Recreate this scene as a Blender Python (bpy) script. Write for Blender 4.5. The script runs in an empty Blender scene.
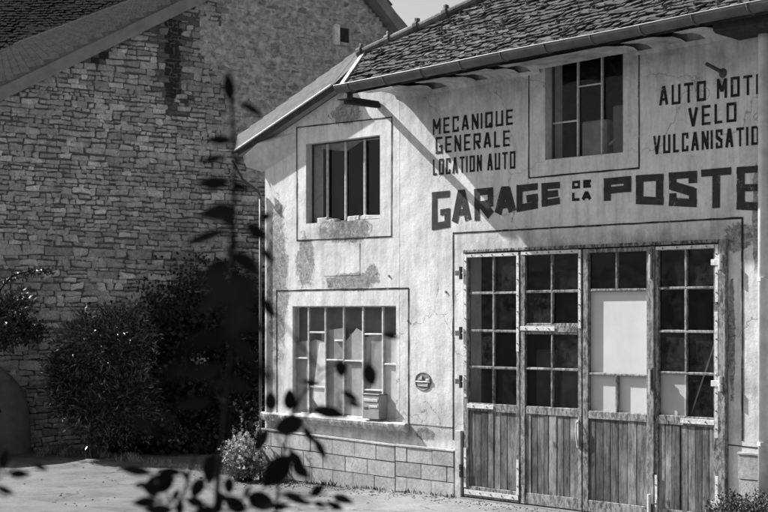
import bpy, math, random
from mathutils import Vector, Matrix, noise
from mathutils.geometry import tessellate_polygon
random.seed(7)
rnd = random.random
def U(a, b): return a + (b - a) * rnd()
scene = bpy.context.scene
COL = scene.collection
# ------------------------------------------------------------------ camera
FPX = 70 / 36 * 768
TH = math.radians(43.2)
FW = Vector((-math.cos(TH), math.sin(TH), 0)); RT = Vector((math.sin(TH), math.cos(TH), 0))
CAM = Vector((13.37, -12.75, 2.2))
cd = bpy.data.cameras.new('camera'); cam = bpy.data.objects.new('camera', cd); COL.objects.link(cam)
cd.lens = 70; cd.sensor_width = 36; cd.shift_y = 56 / 768; cd.clip_end = 2000; cd.clip_start = .05
cam.matrix_world = Matrix.Translation(CAM) @ Matrix((( RT.x, 0, -FW.x, 0), (RT.y, 0, -FW.y, 0), (0, 1, 0, 0), (0, 0, 0, 1)))
cd.dof.use_dof = True; cd.dof.focus_distance = 18.0; cd.dof.aperture_fstop = 4.6
scene.camera = cam
def ray(px, py):
    return FW + RT * ((px - 384) / FPX) + Vector((0, 0, (312 - py) / FPX))
def hit(px, py, P, n):
    d = ray(px, py); n = Vector(n)
    return CAM + d * ((Vector(P) - CAM).dot(n) / d.dot(n))
def M(px, py, y=0.0):
    q = hit(px, py, (0, y, 0), (0, 1, 0)); return q.x, q.z
def D(px, py, d): return CAM + ray(px, py) * d
def G(px, py, z=-.1): return hit(px, py, (0, 0, z), (0, 0, 1))
# ------------------------------------------------------------------ materials
def nt(name):
    m = bpy.data.materials.new(name); m.use_nodes = True
    t = m.node_tree; b = t.nodes['Principled BSDF']
    return m, t, b
class N:
    def __init__(s, t): s.t = t
    def n(s, ty, **k):
        x = s.t.nodes.new(ty)
        for a, v in k.items(): setattr(x, a, v)
        return x
    def l(s, a, b): s.t.links.new(a, b)
    def val(s, sock, v):
        if hasattr(v, 'is_linked') or hasattr(v, 'links'): s.l(v, sock)
        else: sock.default_value = v
    def math(s, op, a, b=0.0, clamp=False):
        x = s.n('ShaderNodeMath', operation=op, use_clamp=clamp); s.val(x.inputs[0], a); s.val(x.inputs[1], b); return x.outputs[0]
    def coord(s, scale=(1, 1, 1), loc=(0, 0, 0)):
        c = s.n('ShaderNodeTexCoord'); m = s.n('ShaderNodeMapping'); m.inputs['Scale'].default_value = scale; m.inputs['Location'].default_value = loc
        s.l(c.outputs['Object'], m.inputs['Vector']); return m.outputs[0]
    def noise(s, sc, det=6, rough=.6, vec=None, dist=0.0):
        x = s.n('ShaderNodeTexNoise'); x.inputs['Scale'].default_value = sc; x.inputs['Detail'].default_value = det
        x.inputs['Roughness'].default_value = rough; x.inputs['Distortion'].default_value = dist
        s.l(vec if vec is not None else s.coord(), x.inputs['Vector']); return x.outputs[0]
    def ramp(s, v, stops):
        x = s.n('ShaderNodeValToRGB'); e = x.color_ramp.elements
        while len(e) < len(stops): e.new(.5)
        for i, (p, c) in enumerate(stops): e[i].position = p; e[i].color = (c, c, c, 1)
        s.l(v, x.inputs[0]); return x.outputs[0]
    def mix(s, f, a, b):
        x = s.n('ShaderNodeMix', data_type='FLOAT'); s.val(x.inputs[0], f); s.val(x.inputs[2], a); s.val(x.inputs[3], b); return x.outputs[0]
    def attr(s, name='tone'):
        x = s.n('ShaderNodeAttribute', attribute_name=name); return x.outputs['Fac']
    def bump(s, b, h, st=.5, dist=.01):
        x = s.n('ShaderNodeBump'); x.inputs['Strength'].default_value = st; x.inputs['Distance'].default_value = dist
        s.l(h, x.inputs['Height']); s.l(x.outputs[0], b.inputs['Normal']); return x
    def xyz(s):
        c = s.n('ShaderNodeTexCoord'); x = s.n('ShaderNodeSeparateXYZ'); s.l(c.outputs['Object'], x.inputs[0]); return x.outputs
    def ell(s, o, cx, cz, rx, rz):      # 1 inside an ellipse on the wall, soft to 0 outside
        a = s.math('DIVIDE', s.math('SUBTRACT', o[0], cx), rx); c = s.math('DIVIDE', s.math('SUBTRACT', o[2], cz), rz)
        d = s.math('SQRT', s.math('ADD', s.math('MULTIPLY', a, a), s.math('MULTIPLY', c, c)))
        return s.math('SUBTRACT', 1.35, d, True)
def simple(name, v, rough=.8, amp=.3, sc=8, tone=False, bump=0, bsc=40, spec=.3, metal=0, stretch=None):
    m, t, b = nt(name); k = N(t)
    vec = k.coord(stretch) if stretch else None
    c = k.ramp(k.noise(sc, 6, .65, vec), [(.25, v * (1 - amp)), (.75, v * (1 + amp))])
    if tone: c = k.math('MULTIPLY', c, k.attr())
    k.l(c, b.inputs['Base Color']); b.inputs['Roughness'].default_value = rough; b.inputs['Specular IOR Level'].default_value = spec; b.inputs['Metallic'].default_value = metal
    if bump: k.bump(b, k.noise(bsc, 5, .6, vec), bump, .01)
    return m
MT = {}
def mat_plaster():
    m, t, b = nt('worn painted plaster'); k = N(t); o = k.xyz()
    big = k.noise(1.1, 8, .62); mid = k.noise(6, 8, .7); fine = k.noise(45, 5, .7)
    base = k.math('ADD', k.math('MULTIPLY', k.ramp(big, [(.3, .53), (.7, .72)]), .78), k.math('MULTIPLY', k.ramp(mid, [(.3, .12), (.7, .19)]), 1.0))
    # vertical run-off streaks
    st = k.noise(3.2, 7, .75, k.coord((2.2, 1, .22)))
    base = k.math('MULTIPLY', base, k.ramp(st, [(.36, .74), (.55, 1.0)]))
    base = k.math('MULTIPLY', base, k.ramp(k.noise(2.4, 12, .72, None, 1.2), [(.34, .84), (.5, 1.0), (.66, 1.06)]))
    base = k.math('MULTIPLY', base, k.ramp(k.noise(26, 8, .85), [(.34, .80), (.5, 1.0), (.68, 1.08)]))
    # dark speckles
    sp = k.ramp(k.noise(16, 4, .8), [(.285, .35), (.34, 1.0)])
    base = k.math('MULTIPLY', base, sp)
    # coat lost in places: rough grey render shows; left strip also paints in shade
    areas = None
    for a in PEEL_SHADE:
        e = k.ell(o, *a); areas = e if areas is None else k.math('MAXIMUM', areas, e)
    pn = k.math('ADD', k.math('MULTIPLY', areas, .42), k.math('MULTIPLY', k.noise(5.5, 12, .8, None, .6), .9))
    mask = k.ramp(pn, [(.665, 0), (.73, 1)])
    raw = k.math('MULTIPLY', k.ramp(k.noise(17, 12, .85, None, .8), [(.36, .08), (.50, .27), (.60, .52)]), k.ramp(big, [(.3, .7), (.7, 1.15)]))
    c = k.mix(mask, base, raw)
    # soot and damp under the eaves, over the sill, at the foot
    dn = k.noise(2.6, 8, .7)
    for ar, s_ in DIRT_SHADE:
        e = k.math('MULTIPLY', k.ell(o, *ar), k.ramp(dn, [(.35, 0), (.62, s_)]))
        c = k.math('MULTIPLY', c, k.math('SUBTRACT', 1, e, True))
    # hairline cracks
    vo = k.n('ShaderNodeTexVoronoi', feature='DISTANCE_TO_EDGE'); vo.inputs['Scale'].default_value = .8
    mp = k.n('ShaderNodeVectorMath', operation='ADD'); nn = k.n('ShaderNodeTexNoise'); nn.inputs['Scale'].default_value = 3; nn.inputs['Detail'].default_value = 6
    k.l(k.coord(), nn.inputs['Vector']); k.l(k.coord(), mp.inputs[0]); sc = k.n('ShaderNodeVectorMath', operation='SCALE'); sc.inputs['Scale'].default_value = .55
    k.l(nn.outputs['Color'], sc.inputs[0]); k.l(sc.outputs[0], mp.inputs[1]); k.l(mp.outputs[0], vo.inputs['Vector'])
    crk = k.ramp(vo.outputs['Distance'], [(0.0, .0), (.0045, 1)])
    cm = k.ramp(k.noise(.9, 3, .5, k.coord((1, 1, 1), (4, 0, 2))), [(.50, 1), (.56, .0)])
    crk = k.math('MAXIMUM', crk, cm)
    c = k.math('MULTIPLY', c, k.mix(crk, .45, 1.0))
    # seam between the two builds of the wall
    seam = k.math('ABSOLUTE', k.math('SUBTRACT', k.math('ADD', o[0], k.math('MULTIPLY', k.noise(4, 4), .03)), SEAM + .015))
    sm = k.ramp(seam, [(0, 0), (.022, 1)])
    c = k.math('MULTIPLY', c, k.mix(sm, .82, 1))
    k.l(c, b.inputs['Base Color']); b.inputs['Roughness'].default_value = .9; b.inputs['Specular IOR Level'].default_value = .15
    h = k.math('ADD', k.math('MULTIPLY', k.noise(2.2, 4, .5), 1.6), k.math('MULTIPLY', fine, .22))
    h = k.math('ADD', h, k.math('MULTIPLY', mid, .35))
    h = k.math('SUBTRACT', h, k.math('MULTIPLY', mask, k.math('ADD', .25, k.math('MULTIPLY', k.noise(38, 8, .8), .8))))
    h = k.math('ADD', h, k.math('MULTIPLY', k.math('SUBTRACT', crk, 1), .2)); h = k.math('ADD', h, k.math('MULTIPLY', sm, -.15))
    k.bump(b, h, .8, .014)
    return m
SEAM = M(399, 200)[0]
PEEL_SHADE = [(M(345, 232)[0], 3.25, .62, .20), (M(278, 300)[0], 2.6, .26, 1.25), (M(350, 282)[0], 2.58, .62, .14), (M(305, 262)[0], 2.85, .22, .42), (M(345, 100)[0], 4.75, .35, .18),  # tall second entry: peeling, plus shade painted onto the left end
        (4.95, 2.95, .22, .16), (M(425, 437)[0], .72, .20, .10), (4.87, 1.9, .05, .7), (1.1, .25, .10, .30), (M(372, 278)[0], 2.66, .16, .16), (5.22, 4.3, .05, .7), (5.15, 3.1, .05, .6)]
DIRT_SHADE = [((2.6, 4.95, 4.2, .42), .5), ((4.72, 4.52, .06, .07), .8), ((M(345, 236)[0], 3.2, .8, .35), .45), ((-1.2, .66, 1.7, .16), .5), ((M(418, 440)[0], .70, .5, .16), .5), ((3.2, 2.98, 2.0, .14), .3), ((1.9, 2.95, 1.3, .35), .35), ((4.2, 3.0, 1.2, .5), .3), ((.4, .9, .9, .5), .35), ((-2.4, 1.3, .22, 1.6), .55), ((.6, 4.2, .5, .8), .25), ((5.1, 1.4, .3, .9), .4), ((-1.2, .0, 2.2, .25), .6)]  # tall entry near the left end darkens that strip further
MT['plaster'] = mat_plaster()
def mat_paint(name, v, wear=.42, under=.5):
    m, t, b = nt(name); k = N(t)
    w = k.ramp(k.math('ADD', k.math('MULTIPLY', k.noise(5, 6, .7), .5), k.math('MULTIPLY', k.noise(60, 5, .8), .5)), [(wear - .07, 1), (wear + .01, 0)])
    c = k.mix(w, k.ramp(k.noise(7, 6, .7), [(.3, v * .7), (.7, v * 1.6)]), under)
    k.l(c, b.inputs['Base Color']); b.inputs['Roughness'].default_value = .85; b.inputs['Specular IOR Level'].default_value = .1
    return m
MT['letter'] = mat_paint('faded black lettering paint', .018, .415, .42)
MT['letter_big'] = mat_paint('faded dark grey lettering paint', .035, .42, .42)
MT['line'] = mat_paint('black border line paint', .02, .43, .45)
def mat_block():
    m, t, b = nt('plinth render'); k = N(t)
    c = k.math('MULTIPLY', k.ramp(k.noise(3, 8, .7), [(.3, .24), (.7, .46)]), k.ramp(k.noise(22, 9, .85), [(.36, .55), (.58, 1.08)]))
    c = k.math('MULTIPLY', c, k.attr())
    k.l(c, b.inputs['Base Color']); b.inputs['Roughness'].default_value = .92
    k.bump(b, k.noise(28, 7, .7), .5, .008); return m
MT['plinth'] = mat_block()
MT['trim'] = simple('weathered pale render trim', .5, .85, .25, 9, bump=.4)
MT['sill'] = simple('crumbling cement sill', .38, .95, .5, 14, bump=.9, bsc=26)
MT['joint'] = simple('dark joint', .12, .95, .3)
def mat_wood(name, lo, hi, paint=0.0):
    m, t, b = nt(name); k = N(t)
    g = k.noise(6, 9, .78, k.coord((5, 5, .35)), .9); f = k.noise(26, 7, .85, k.coord((4, 4, .3)))
    for q_ in (g, f): q_.node.noise_dimensions = '4D'; k.l(k.math('MULTIPLY', k.attr(), 23.0), q_.node.inputs['W'])
    c = k.math('ADD', k.math('MULTIPLY', k.ramp(g, [(.38, lo), (.62, hi)]), .6), k.math('MULTIPLY', k.ramp(f, [(.42, lo * .4), (.60, hi * 1.1)]), .4))
    c = k.math('MULTIPLY', c, k.attr())
    c = k.math('MULTIPLY', c, k.ramp(k.noise(2.2, 9, .75, k.coord((1.5, 1.5, .8))), [(.38, .42), (.60, 1.25)]))
    if paint:
        pm = k.ramp(k.noise(14, 8, .8, k.coord((2, 2, .8))), [(.5 - .02, 0), (.5 + .03, 1)])
        c = k.mix(k.math('MULTIPLY', pm, paint), c, .42)
    knots = k.ramp(k.noise(5, 3, .5, k.coord((2.5, 2.5, 1.2), (3, 1, 7))), [(.27, .35), (.33, 1)])
    c = k.math('MULTIPLY', c, knots)
    k.l(c, b.inputs['Base Color']); b.inputs['Roughness'].default_value = .85; b.inputs['Specular IOR Level'].default_value = .2
    k.bump(b, k.math('ADD', g, f), .7, .006); return m
MT['plank'] = mat_wood('grey weathered planks', .022, .27)
MT['frame'] = mat_wood('flaking painted timber', .03, .24, .5)
MT['darkwood'] = mat_wood('dark old timber', .03, .10)
MT['barge'] = simple('dark grey board', .22, .85, .25, 4, bump=.3)
MT['metal_pale'] = simple('painted iron strap', .5, .6, .4, 20, bump=.5, spec=.5)
MT['metal_dark'] = simple('rusty iron', .06, .7, .5, 25, bump=.6, spec=.4)
MT['zinc'] = simple('dull zinc', .08, .55, .6, 4, bump=.25, bsc=12, spec=.5)
MT['zinc_edge'] = simple('bright zinc edge', .42, .5, .15, 12, spec=.6)
MT['lbox'] = simple('grey painted tin', .26, .5, .3, 9, bump=.2)
MT['pipe'] = simple('painted downpipe', .55, .6, .28, 7, bump=.15, bsc=18)
MT['board'] = simple('pale board behind glass', .45, .7, .1, 3, tone=True)
MT['dust'] = simple('dusty sheet', .34, .9, .35, 5, tone=True)
MT['inside'] = simple('dark room', .012, .95, .4, 3)
MT['steel'] = simple('window glazing bar', .5, .6, .4, 18)
def mat_glass():
    m, t, b = nt('dirty window glass'); k = N(t); t.nodes.remove(b)
    out = [x for x in t.nodes if x.type == 'OUTPUT_MATERIAL'][0]
    tr = k.n('ShaderNodeBsdfTransparent'); tr.inputs[0].default_value = (.93, .93, .93, 1)
    gl = k.n('ShaderNodeBsdfGlossy'); gl.inputs['Roughness'].default_value = .06; gl.inputs[0].default_value = (.9, .9, .9, 1)
    df = k.n('ShaderNodeBsdfDiffuse'); df.inputs[0].default_value = (.4, .4, .4, 1)
    ge = k.n('ShaderNodeNewGeometry'); dt = k.n('ShaderNodeVectorMath', operation='DOT_PRODUCT'); k.l(ge.outputs['Incoming'], dt.inputs[0]); k.l(ge.outputs['Normal'], dt.inputs[1])
    frv = k.math('ADD', .014, k.math('MULTIPLY', .8, k.math('POWER', k.math('SUBTRACT', 1, k.math('ABSOLUTE', dt.outputs['Value'])), 5)))
    bp = k.n('ShaderNodeBump'); bp.inputs['Strength'].default_value = .3; bp.inputs['Distance'].default_value = .02; k.l(k.noise(4, 2), bp.inputs['Height']); k.l(bp.outputs[0], gl.inputs['Normal'])
    a = k.n('ShaderNodeMixShader'); k.l(frv, a.inputs[0]); k.l(tr.outputs[0], a.inputs[1]); k.l(gl.outputs[0], a.inputs[2])
    d = k.n('ShaderNodeMixShader'); k.l(k.math('MULTIPLY', k.ramp(k.noise(5, 8, .75), [(.40, .0), (.72, .045)]), k.attr()), d.inputs[0]); k.l(a.outputs[0], d.inputs[1]); k.l(df.outputs[0], d.inputs[2])
    k.l(d.outputs[0], out.inputs[0]); return m
MT['glass'] = mat_glass()
def mat_stone():
    m, t, b = nt('limestone rubble'); k = N(t)
    c = k.math('MULTIPLY', k.ramp(k.noise(5, 9, .72), [(.3, .42), (.7, .70)]), k.attr())
    c = k.math('MULTIPLY', c, k.ramp(k.noise(32, 8, .85), [(.34, .45), (.55, 1.12)]))
    c = k.math('MULTIPLY', c, k.ramp(k.noise(8, 10, .8, None, 1.0), [(.36, .68), (.52, 1.05)]))
    c = k.math('MULTIPLY', c, k.ramp(k.noise(.5, 7, .7), [(.35, .76), (.65, 1.12)]))
    k.l(c, b.inputs['Base Color']); b.inputs['Roughness'].default_value = .95; b.inputs['Specular IOR Level'].default_value = .1
    k.bump(b, k.math('ADD', k.noise(11, 8, .75), k.math('MULTIPLY', k.noise(50, 4, .7), .3)), 1.0, .05); return m
MT['stone'] = mat_stone()
MT['mortar'] = simple('old mortar', .11, .98, .5, 12, bump=1.0, bsc=24)
MT['mortar_rough'] = simple('rough lime mortar', .36, .98, .85, 8, bump=1.0, bsc=12)
MT['soot_shade'] = simple('soot and recess shade', .03, .95, .6, 14, bump=1.0, bsc=20)  # soot of the scar, also the painted dark inside holes
MT['butt'] = simple('weathered render', .13, .95, .45, 3, bump=.8, bsc=14)
def mat_tile(name, lo, hi, moss, lich=.38):
    m, t, b = nt(name); k = N(t)
    c = k.math('MULTIPLY', k.ramp(k.noise(9, 8, .75), [(.3, lo), (.72, hi)]), k.attr())
    ms = k.ramp(k.noise(3.5, 9, .8), [(.52, 0), (.60, moss)])
    c = k.mix(ms, c, min(.035, lo))
    li = k.ramp(k.noise(14, 7, .8, k.coord((1, 1, 1), (9, 3, 1))), [(.60, 0), (.66, .8)])
    c = k.mix(li, c, lich)
    k.l(c, b.inputs['Base Color']); b.inputs['Roughness'].default_value = .9; b.inputs['Specular IOR Level'].default_value = .05 if hi < .02 else .3
    k.bump(b, k.noise(24, 7, .8), 1.0, .02); return m
MT['tile'] = mat_tile('mossy flat tiles', .025, .10, .9, .30)
MT['tile2'] = mat_tile('old pale tiles', .08, .20, .2, .3)
MT['tile3'] = mat_tile('dark slates', .003, .008, .2, .012)
MT['ridge'] = simple('lichened ridge tile', .13, .9, .5, 10, bump=.8, tone=True)
MT['verge'] = simple('lichened verge tiles', .05, .9, .65, 7, bump=.7, bsc=20)
def mat_ground(name, lo, hi, seed, crack=True):
    m, t, b = nt(name); k = N(t); v = k.coord((1, 1, 1), (seed, seed, 0))
    c = k.ramp(k.noise(.6, 7, .65, v), [(.3, lo), (.7, hi)])
    c = k.math('MULTIPLY', c, k.ramp(k.noise(55, 4, .8, v), [(.3, .55), (.62, 1.25)]))
    c = k.math('MULTIPLY', c, k.ramp(k.noise(9, 5, .8, v), [(.28, .6), (.42, 1.0)]))
    c = k.math('MULTIPLY', c, k.ramp(k.noise(1.7, 9, .75, v), [(.36, .68), (.58, 1.1)]))
    if crack:
        vo = k.n('ShaderNodeTexVoronoi', feature='DISTANCE_TO_EDGE'); vo.inputs['Scale'].default_value = .55
        ad = k.n('ShaderNodeVectorMath', operation='ADD'); nn = k.n('ShaderNodeTexNoise'); nn.inputs['Scale'].default_value = 1.6; nn.inputs['Detail'].default_value = 7
        k.l(v, nn.inputs['Vector']); k.l(v, ad.inputs[0]); k.l(nn.outputs['Color'], ad.inputs[1]); k.l(ad.outputs[0], vo.inputs['Vector'])
        c = k.math('MULTIPLY', c, k.ramp(vo.outputs['Distance'], [(0, .35), (.012, 1)]))
    k.l(c, b.inputs['Base Color']); b.inputs['Roughness'].default_value = .92; b.inputs['Specular IOR Level'].default_value = .2
    k.bump(b, k.noise(70, 4, .8, v), .7, .012); return m
MT['asphalt'] = mat_ground('worn asphalt', .10, .145, 0)
MT['road'] = mat_ground('pale road asphalt', .105, .145, 11, False)
MT['concrete'] = mat_ground('cracked concrete apron', .17, .24, 23)
MT['soil'] = simple('soil', .04, .95, .4, 9, bump=1, bsc=20)
def mat_leaf(name, v, rough=.45, spec=.4, trans=.15):
    m, t, b = nt(name); k = N(t)
    c = k.math('MULTIPLY', k.ramp(k.noise(6, 3), [(.3, v * .7), (.7, v * 1.3)]), k.attr())
    k.l(c, b.inputs['Base Color']); b.inputs['Roughness'].default_value = rough; b.inputs['Specular IOR Level'].default_value = spec
    return m
MT['leaf'] = mat_leaf('glossy leaves', .030, .24, .7)
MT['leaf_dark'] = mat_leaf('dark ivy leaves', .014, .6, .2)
MT['leaf_pale'] = mat_leaf('silvery leaves', .17, .6, .3)
MT['leaf_fore'] = mat_leaf('near dark leaves', .015, .75, .06)
MT['leaf_cush'] = mat_leaf('small grey leaves', .10, .7, .2)
MT['petal'] = mat_leaf('white petals', .7, .7, .2)
MT['bark'] = simple('bark', .05, .9, .4, 14, bump=.6)
MT['stem_fore'] = simple('dark stem', .006, .95, .3, 14, spec=.03)
# ------------------------------------------------------------------ mesh builder
class MB:
    def __init__(s): s.v = []; s.f = []; s.t = []
    def add(s, vs, fs, tone=1.0):
        o = len(s.v); s.v += [tuple(v) for v in vs]; s.f += [tuple(i + o for i in f) for f in fs]; s.t += [tone] * len(vs)
    def box(s, x0, x1, y0, y1, z0, z1, ch=0.0, jit=0.0, tone=1.0, fr=None):
        P = []
        if ch <= 0:
            for x in (x0, x1):
                for y in (y0, y1):
                    for z in (z0, z1): P.append(Vector((x + U(-jit, jit), y + U(-jit, jit), z + U(-jit, jit))))
            F = [(0, 1, 3, 2), (4, 6, 7, 5), (0, 4, 5, 1), (2, 3, 7, 6), (0, 2, 6, 4), (1, 5, 7, 3)]
        else:
            X = (x0, x1); Y = (y0, y1); Z = (z0, z1); ch = min(ch, (x1 - x0) * .3, (y1 - y0) * .3, (z1 - z0) * .3); idx = {}
            for i in (0, 1):
                for j in (0, 1):
                    for k in (0, 1):
                        d = Vector((U(-jit, jit), U(-jit, jit), U(-jit, jit))); s_ = (1 - 2 * i, 1 - 2 * j, 1 - 2 * k)
                        for a in range(3):
                            p = Vector((X[i], Y[j], Z[k]))
                            for b_ in range(3):
                                if b_ != a: p[b_] += s_[b_] * ch
                            idx[(i, j, k, a)] = len(P); P.append(p + d)
            g = lambda i, j, k, a: idx[(i, j, k, a)]
            F = []
            for i in (0, 1):
                F.append([g(i, 0, 0, 0), g(i, 1, 0, 0), g(i, 1, 1, 0), g(i, 0, 1, 0)][::(1 if i else -1)])
                F.append([g(0, i, 0, 1), g(1, i, 0, 1), g(1, i, 1, 1), g(0, i, 1, 1)][::(-1 if i else 1)])
                F.append([g(0, 0, i, 2), g(1, 0, i, 2), g(1, 1, i, 2), g(0, 1, i, 2)][::(1 if i else -1)])
            for i in (0, 1):
                for j in (0, 1):
                    F.append((g(i, j, 0, 0), g(i, j, 1, 0), g(i, j, 1, 1), g(i, j, 0, 1)))
                    F.append((g(i, 0, j, 0), g(i, 1, j, 0), g(i, 1, j, 2), g(i, 0, j, 2)))
                    F.append((g(0, i, j, 1), g(1, i, j, 1), g(1, i, j, 2), g(0, i, j, 2)))
                    for k in (0, 1): F.append((g(i, j, k, 0), g(i, j, k, 1), g(i, j, k, 2)))
        if fr: P = [fr(p) for p in P]
        s.add(P, F, tone)
    def tube(s, pts, r, n=10, tone=1.0, caps=True):
        pts = [Vector(p) for p in pts]; m = len(pts); rs = r if isinstance(r, (list, tuple)) else [r] * m
        vs = []; ref = Vector((.31, .17, .93))
        for i, p in enumerate(pts):
            d = (pts[min(i + 1, m - 1)] - pts[max(i - 1, 0)]).normalized()
            a = d.cross(ref if abs(d.dot(ref)) < .95 else Vector((1, 0, 0))).normalized(); b = d.cross(a)
            for j in range(n):
                q = 2 * math.pi * j / n; vs.append(p + (a * math.cos(q) + b * math.sin(q)) * rs[i])
        fs = [(i * n + j, i * n + (j + 1) % n, (i + 1) * n + (j + 1) % n, (i + 1) * n + j) for i in range(m - 1) for j in range(n)]
        if caps: fs += [tuple(range(n))[::-1], tuple((m - 1) * n + j for j in range(n))]
        s.add(vs, fs, tone)
    def prism(s, pts, off, tone=1.0):      # polygon pts (3D) extruded by vector off
        n = len(pts); off = Vector(off); vs = [Vector(p) for p in pts] + [Vector(p) + off for p in pts]
        fs = [tuple(range(n)), tuple(range(2 * n - 1, n - 1, -1))] + [(i, n + i, n + (i + 1) % n, (i + 1) % n) for i in range(n)]
        s.add(vs, fs, tone)
    def quad(s, a, b, c, d, tone=1.0): s.add([a, b, c, d], [(0, 1, 2, 3)], tone)
    def leaf(s, p, d, n, L, w, tone=1.0, fold=.18, curl=.15, seg=0):
        d = d.normalized(); n = (n - d * n.dot(d))
        if n.length < 1e-4: n = d.orthogonal()
        n.normalize(); sd = d.cross(n)
        if not seg:
            s.add([p, p + d * L * .45 + sd * w * .5 + n * L * fold * .3, p + d * L * .5 - n * L * .02, p + d * L * .45 - sd * w * .5 + n * L * fold * .3, p + d * L - n * L * curl],
                  [(0, 1, 2), (0, 2, 3), (1, 4, 2), (2, 4, 3)], tone)
        else:
            vs = []; fs = []
            for i in range(seg + 1):
                t = i / seg; ww = w * .53 * (math.sin(math.pi * t ** .85) ** (1.0 if w < L * .55 else .62)) if 0 < t < 1 else w * .01
                c = p + d * L * t - n * (curl * L * t * t) 
                vs += [c - sd * ww + n * ww * fold, c - n * ww * .05, c + sd * ww + n * ww * fold]
            for i in range(seg):
                a = i * 3; fs += [(a, a + 1, a + 4, a + 3), (a + 1, a + 2, a + 5, a + 4)]
            s.add(vs, fs, tone)
    def build(s, name, mat, parent=None, origin=None, smooth=False, rot=None):
        me = bpy.data.meshes.new(name); vs = s.v
        if origin is not None:
            R = Matrix.Rotation(-rot, 4, 'Z') if rot else None
            o = Vector(origin); vs = [(R @ (Vector(v) - o)) if R else Vector(v) - o for v in vs]
        me.from_pydata([tuple(v) for v in vs], [], s.f); me.validate(); 
        a = me.attributes.new('tone', 'FLOAT', 'POINT')
        if len(me.vertices) == len(s.t): a.data.foreach_set('value', s.t)
        me.materials.append(MT[mat] if isinstance(mat, str) else mat)
        if smooth: me.polygons.foreach_set('use_smooth', [True] * len(me.polygons))
        me.update()
        o = bpy.data.objects.new(name, me); COL.objects.link(o)
        if parent is not None: o.parent = parent
        return o
def fixn(o):
    import bmesh
    b = bmesh.new(); b.from_mesh(o.data); bmesh.ops.recalc_face_normals(b, faces=b.faces[:]); b.to_mesh(o.data); b.free(); return o
def tag(o, label=None, cat=None, group=None, kind=None):
    for k, v in (('label', label), ('category', cat), ('group', group), ('kind', kind)):
        if v: o[k] = v
    return o
def empty(name, loc, label=None, cat=None, group=None, rz=0):
    o = bpy.data.objects.new(name, None); COL.objects.link(o); o.location = loc; o.rotation_euler.z = rz; o.empty_display_size = .2
    return tag(o, label, cat, group)
def each(name, mat, parent, fns):       # every piece an object of its own
    for f_ in fns:
        m_ = MB(); f_(m_); m_.build(name, mat, parent)
# ------------------------------------------------------------------ sun and sky
SUN = Vector((3.75, 1.0, -2.98)).normalized()
sd = bpy.data.lights.new('sun', 'SUN'); sun = bpy.data.objects.new('sun', sd); COL.objects.link(sun)
sd.energy = 5.0; sd.angle = math.radians(.5); sd.color = (1, 1, 1)
sun.rotation_euler = SUN.to_track_quat('-Z', 'Y').to_euler(); sun.location = (-10, -5, 20)
w = bpy.data.worlds.new('World'); scene.world = w; w.use_nodes = True; t = w.node_tree; k = N(t)
sky = k.n('ShaderNodeTexSky', sky_type='NISHITA'); sky.sun_disc = False
el = math.asin(-SUN.z); sky.sun_elevation = el; sky.sun_rotation = math.atan2(-SUN.x, -SUN.y)
sky.air_density = 1.0; sky.dust_density = 2.5
bw = k.n('ShaderNodeRGBToBW'); k.l(sky.outputs[0], bw.inputs[0]); bg = t.nodes['Background']; k.l(bw.outputs[0], bg.inputs[0]); bg.inputs[1].default_value = .058
# ------------------------------------------------------------------ ground
def gz(x): 
    pts = [(-400, -.5), (-14, -.2), (-8.6, -.12), (-2.55, -.09), (0, -.02), (1, 0), (400, 0)]
    for (a, za), (b_, zb) in zip(pts, pts[1:]):
        if x <= b_: return za + (zb - za) * (x - a) / (b_ - a)
    return 0
g = MB()
xs = [-400, -60, -14, -8.6, -5.5, -2.55, 0, 1, 14, 60, 400]; ys = [-400, -60, -12, 0, 12, 60, 400]
vs = [(x, y, gz(x)) for y in ys for x in xs]; nx = len(xs)
g.add(vs, [(j * nx + i, j * nx + i + 1, (j + 1) * nx + i + 1, (j + 1) * nx + i) for j in range(len(ys) - 1) for i in range(nx - 1)])
tag(g.build('ground', 'asphalt'), kind='structure')
def sheet(name, poly, mat, dz):      # laid on the ground, cut at its fold lines
    import bmesh
    b = bmesh.new(); f = b.faces.new([b.verts.new((x, y, 0)) for x, y in poly])
    for x in xs:
        bmesh.ops.bisect_plane(b, geom=b.verts[:] + b.edges[:] + b.faces[:], plane_co=(x, 0, 0), plane_no=(1, 0, 0))
    for v in b.verts: v.co.z = gz(v.co.x) + dz
    bmesh.ops.recalc_face_normals(b, faces=b.faces[:])
    for f in b.faces:
        if f.normal.z < 0: f.normal_flip()
    me = bpy.data.meshes.new(name); b.to_mesh(me); b.free(); me.materials.append(MT[mat]); o = bpy.data.objects.new(name, me); COL.objects.link(o)
    return tag(o, kind='structure')
a = G(0, 495, -.1); c = G(92, 512, -.1); d = (c - a).normalized()
p0 = a - d * 30; p1 = c + d * 3.0
sheet('road', [(p0.x, p0.y), (p1.x, p1.y), (p1.x + 2.5, p1.y - 2.2), (16, p1.y - 4), (40, -14), (40, -60), (-60, -60), (-60, p0.y - 20)], 'road', .004)
q = [G(358, 490, -.02), G(330, 512, -.05)]
sheet('pavement', [(-.55, -.03), (-.62, -.55), (-.2, -.95), (-.35, -1.6), (.4, -2.3), (8.5, -2.4), (8.5, -.03)], 'concrete', .005)
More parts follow.
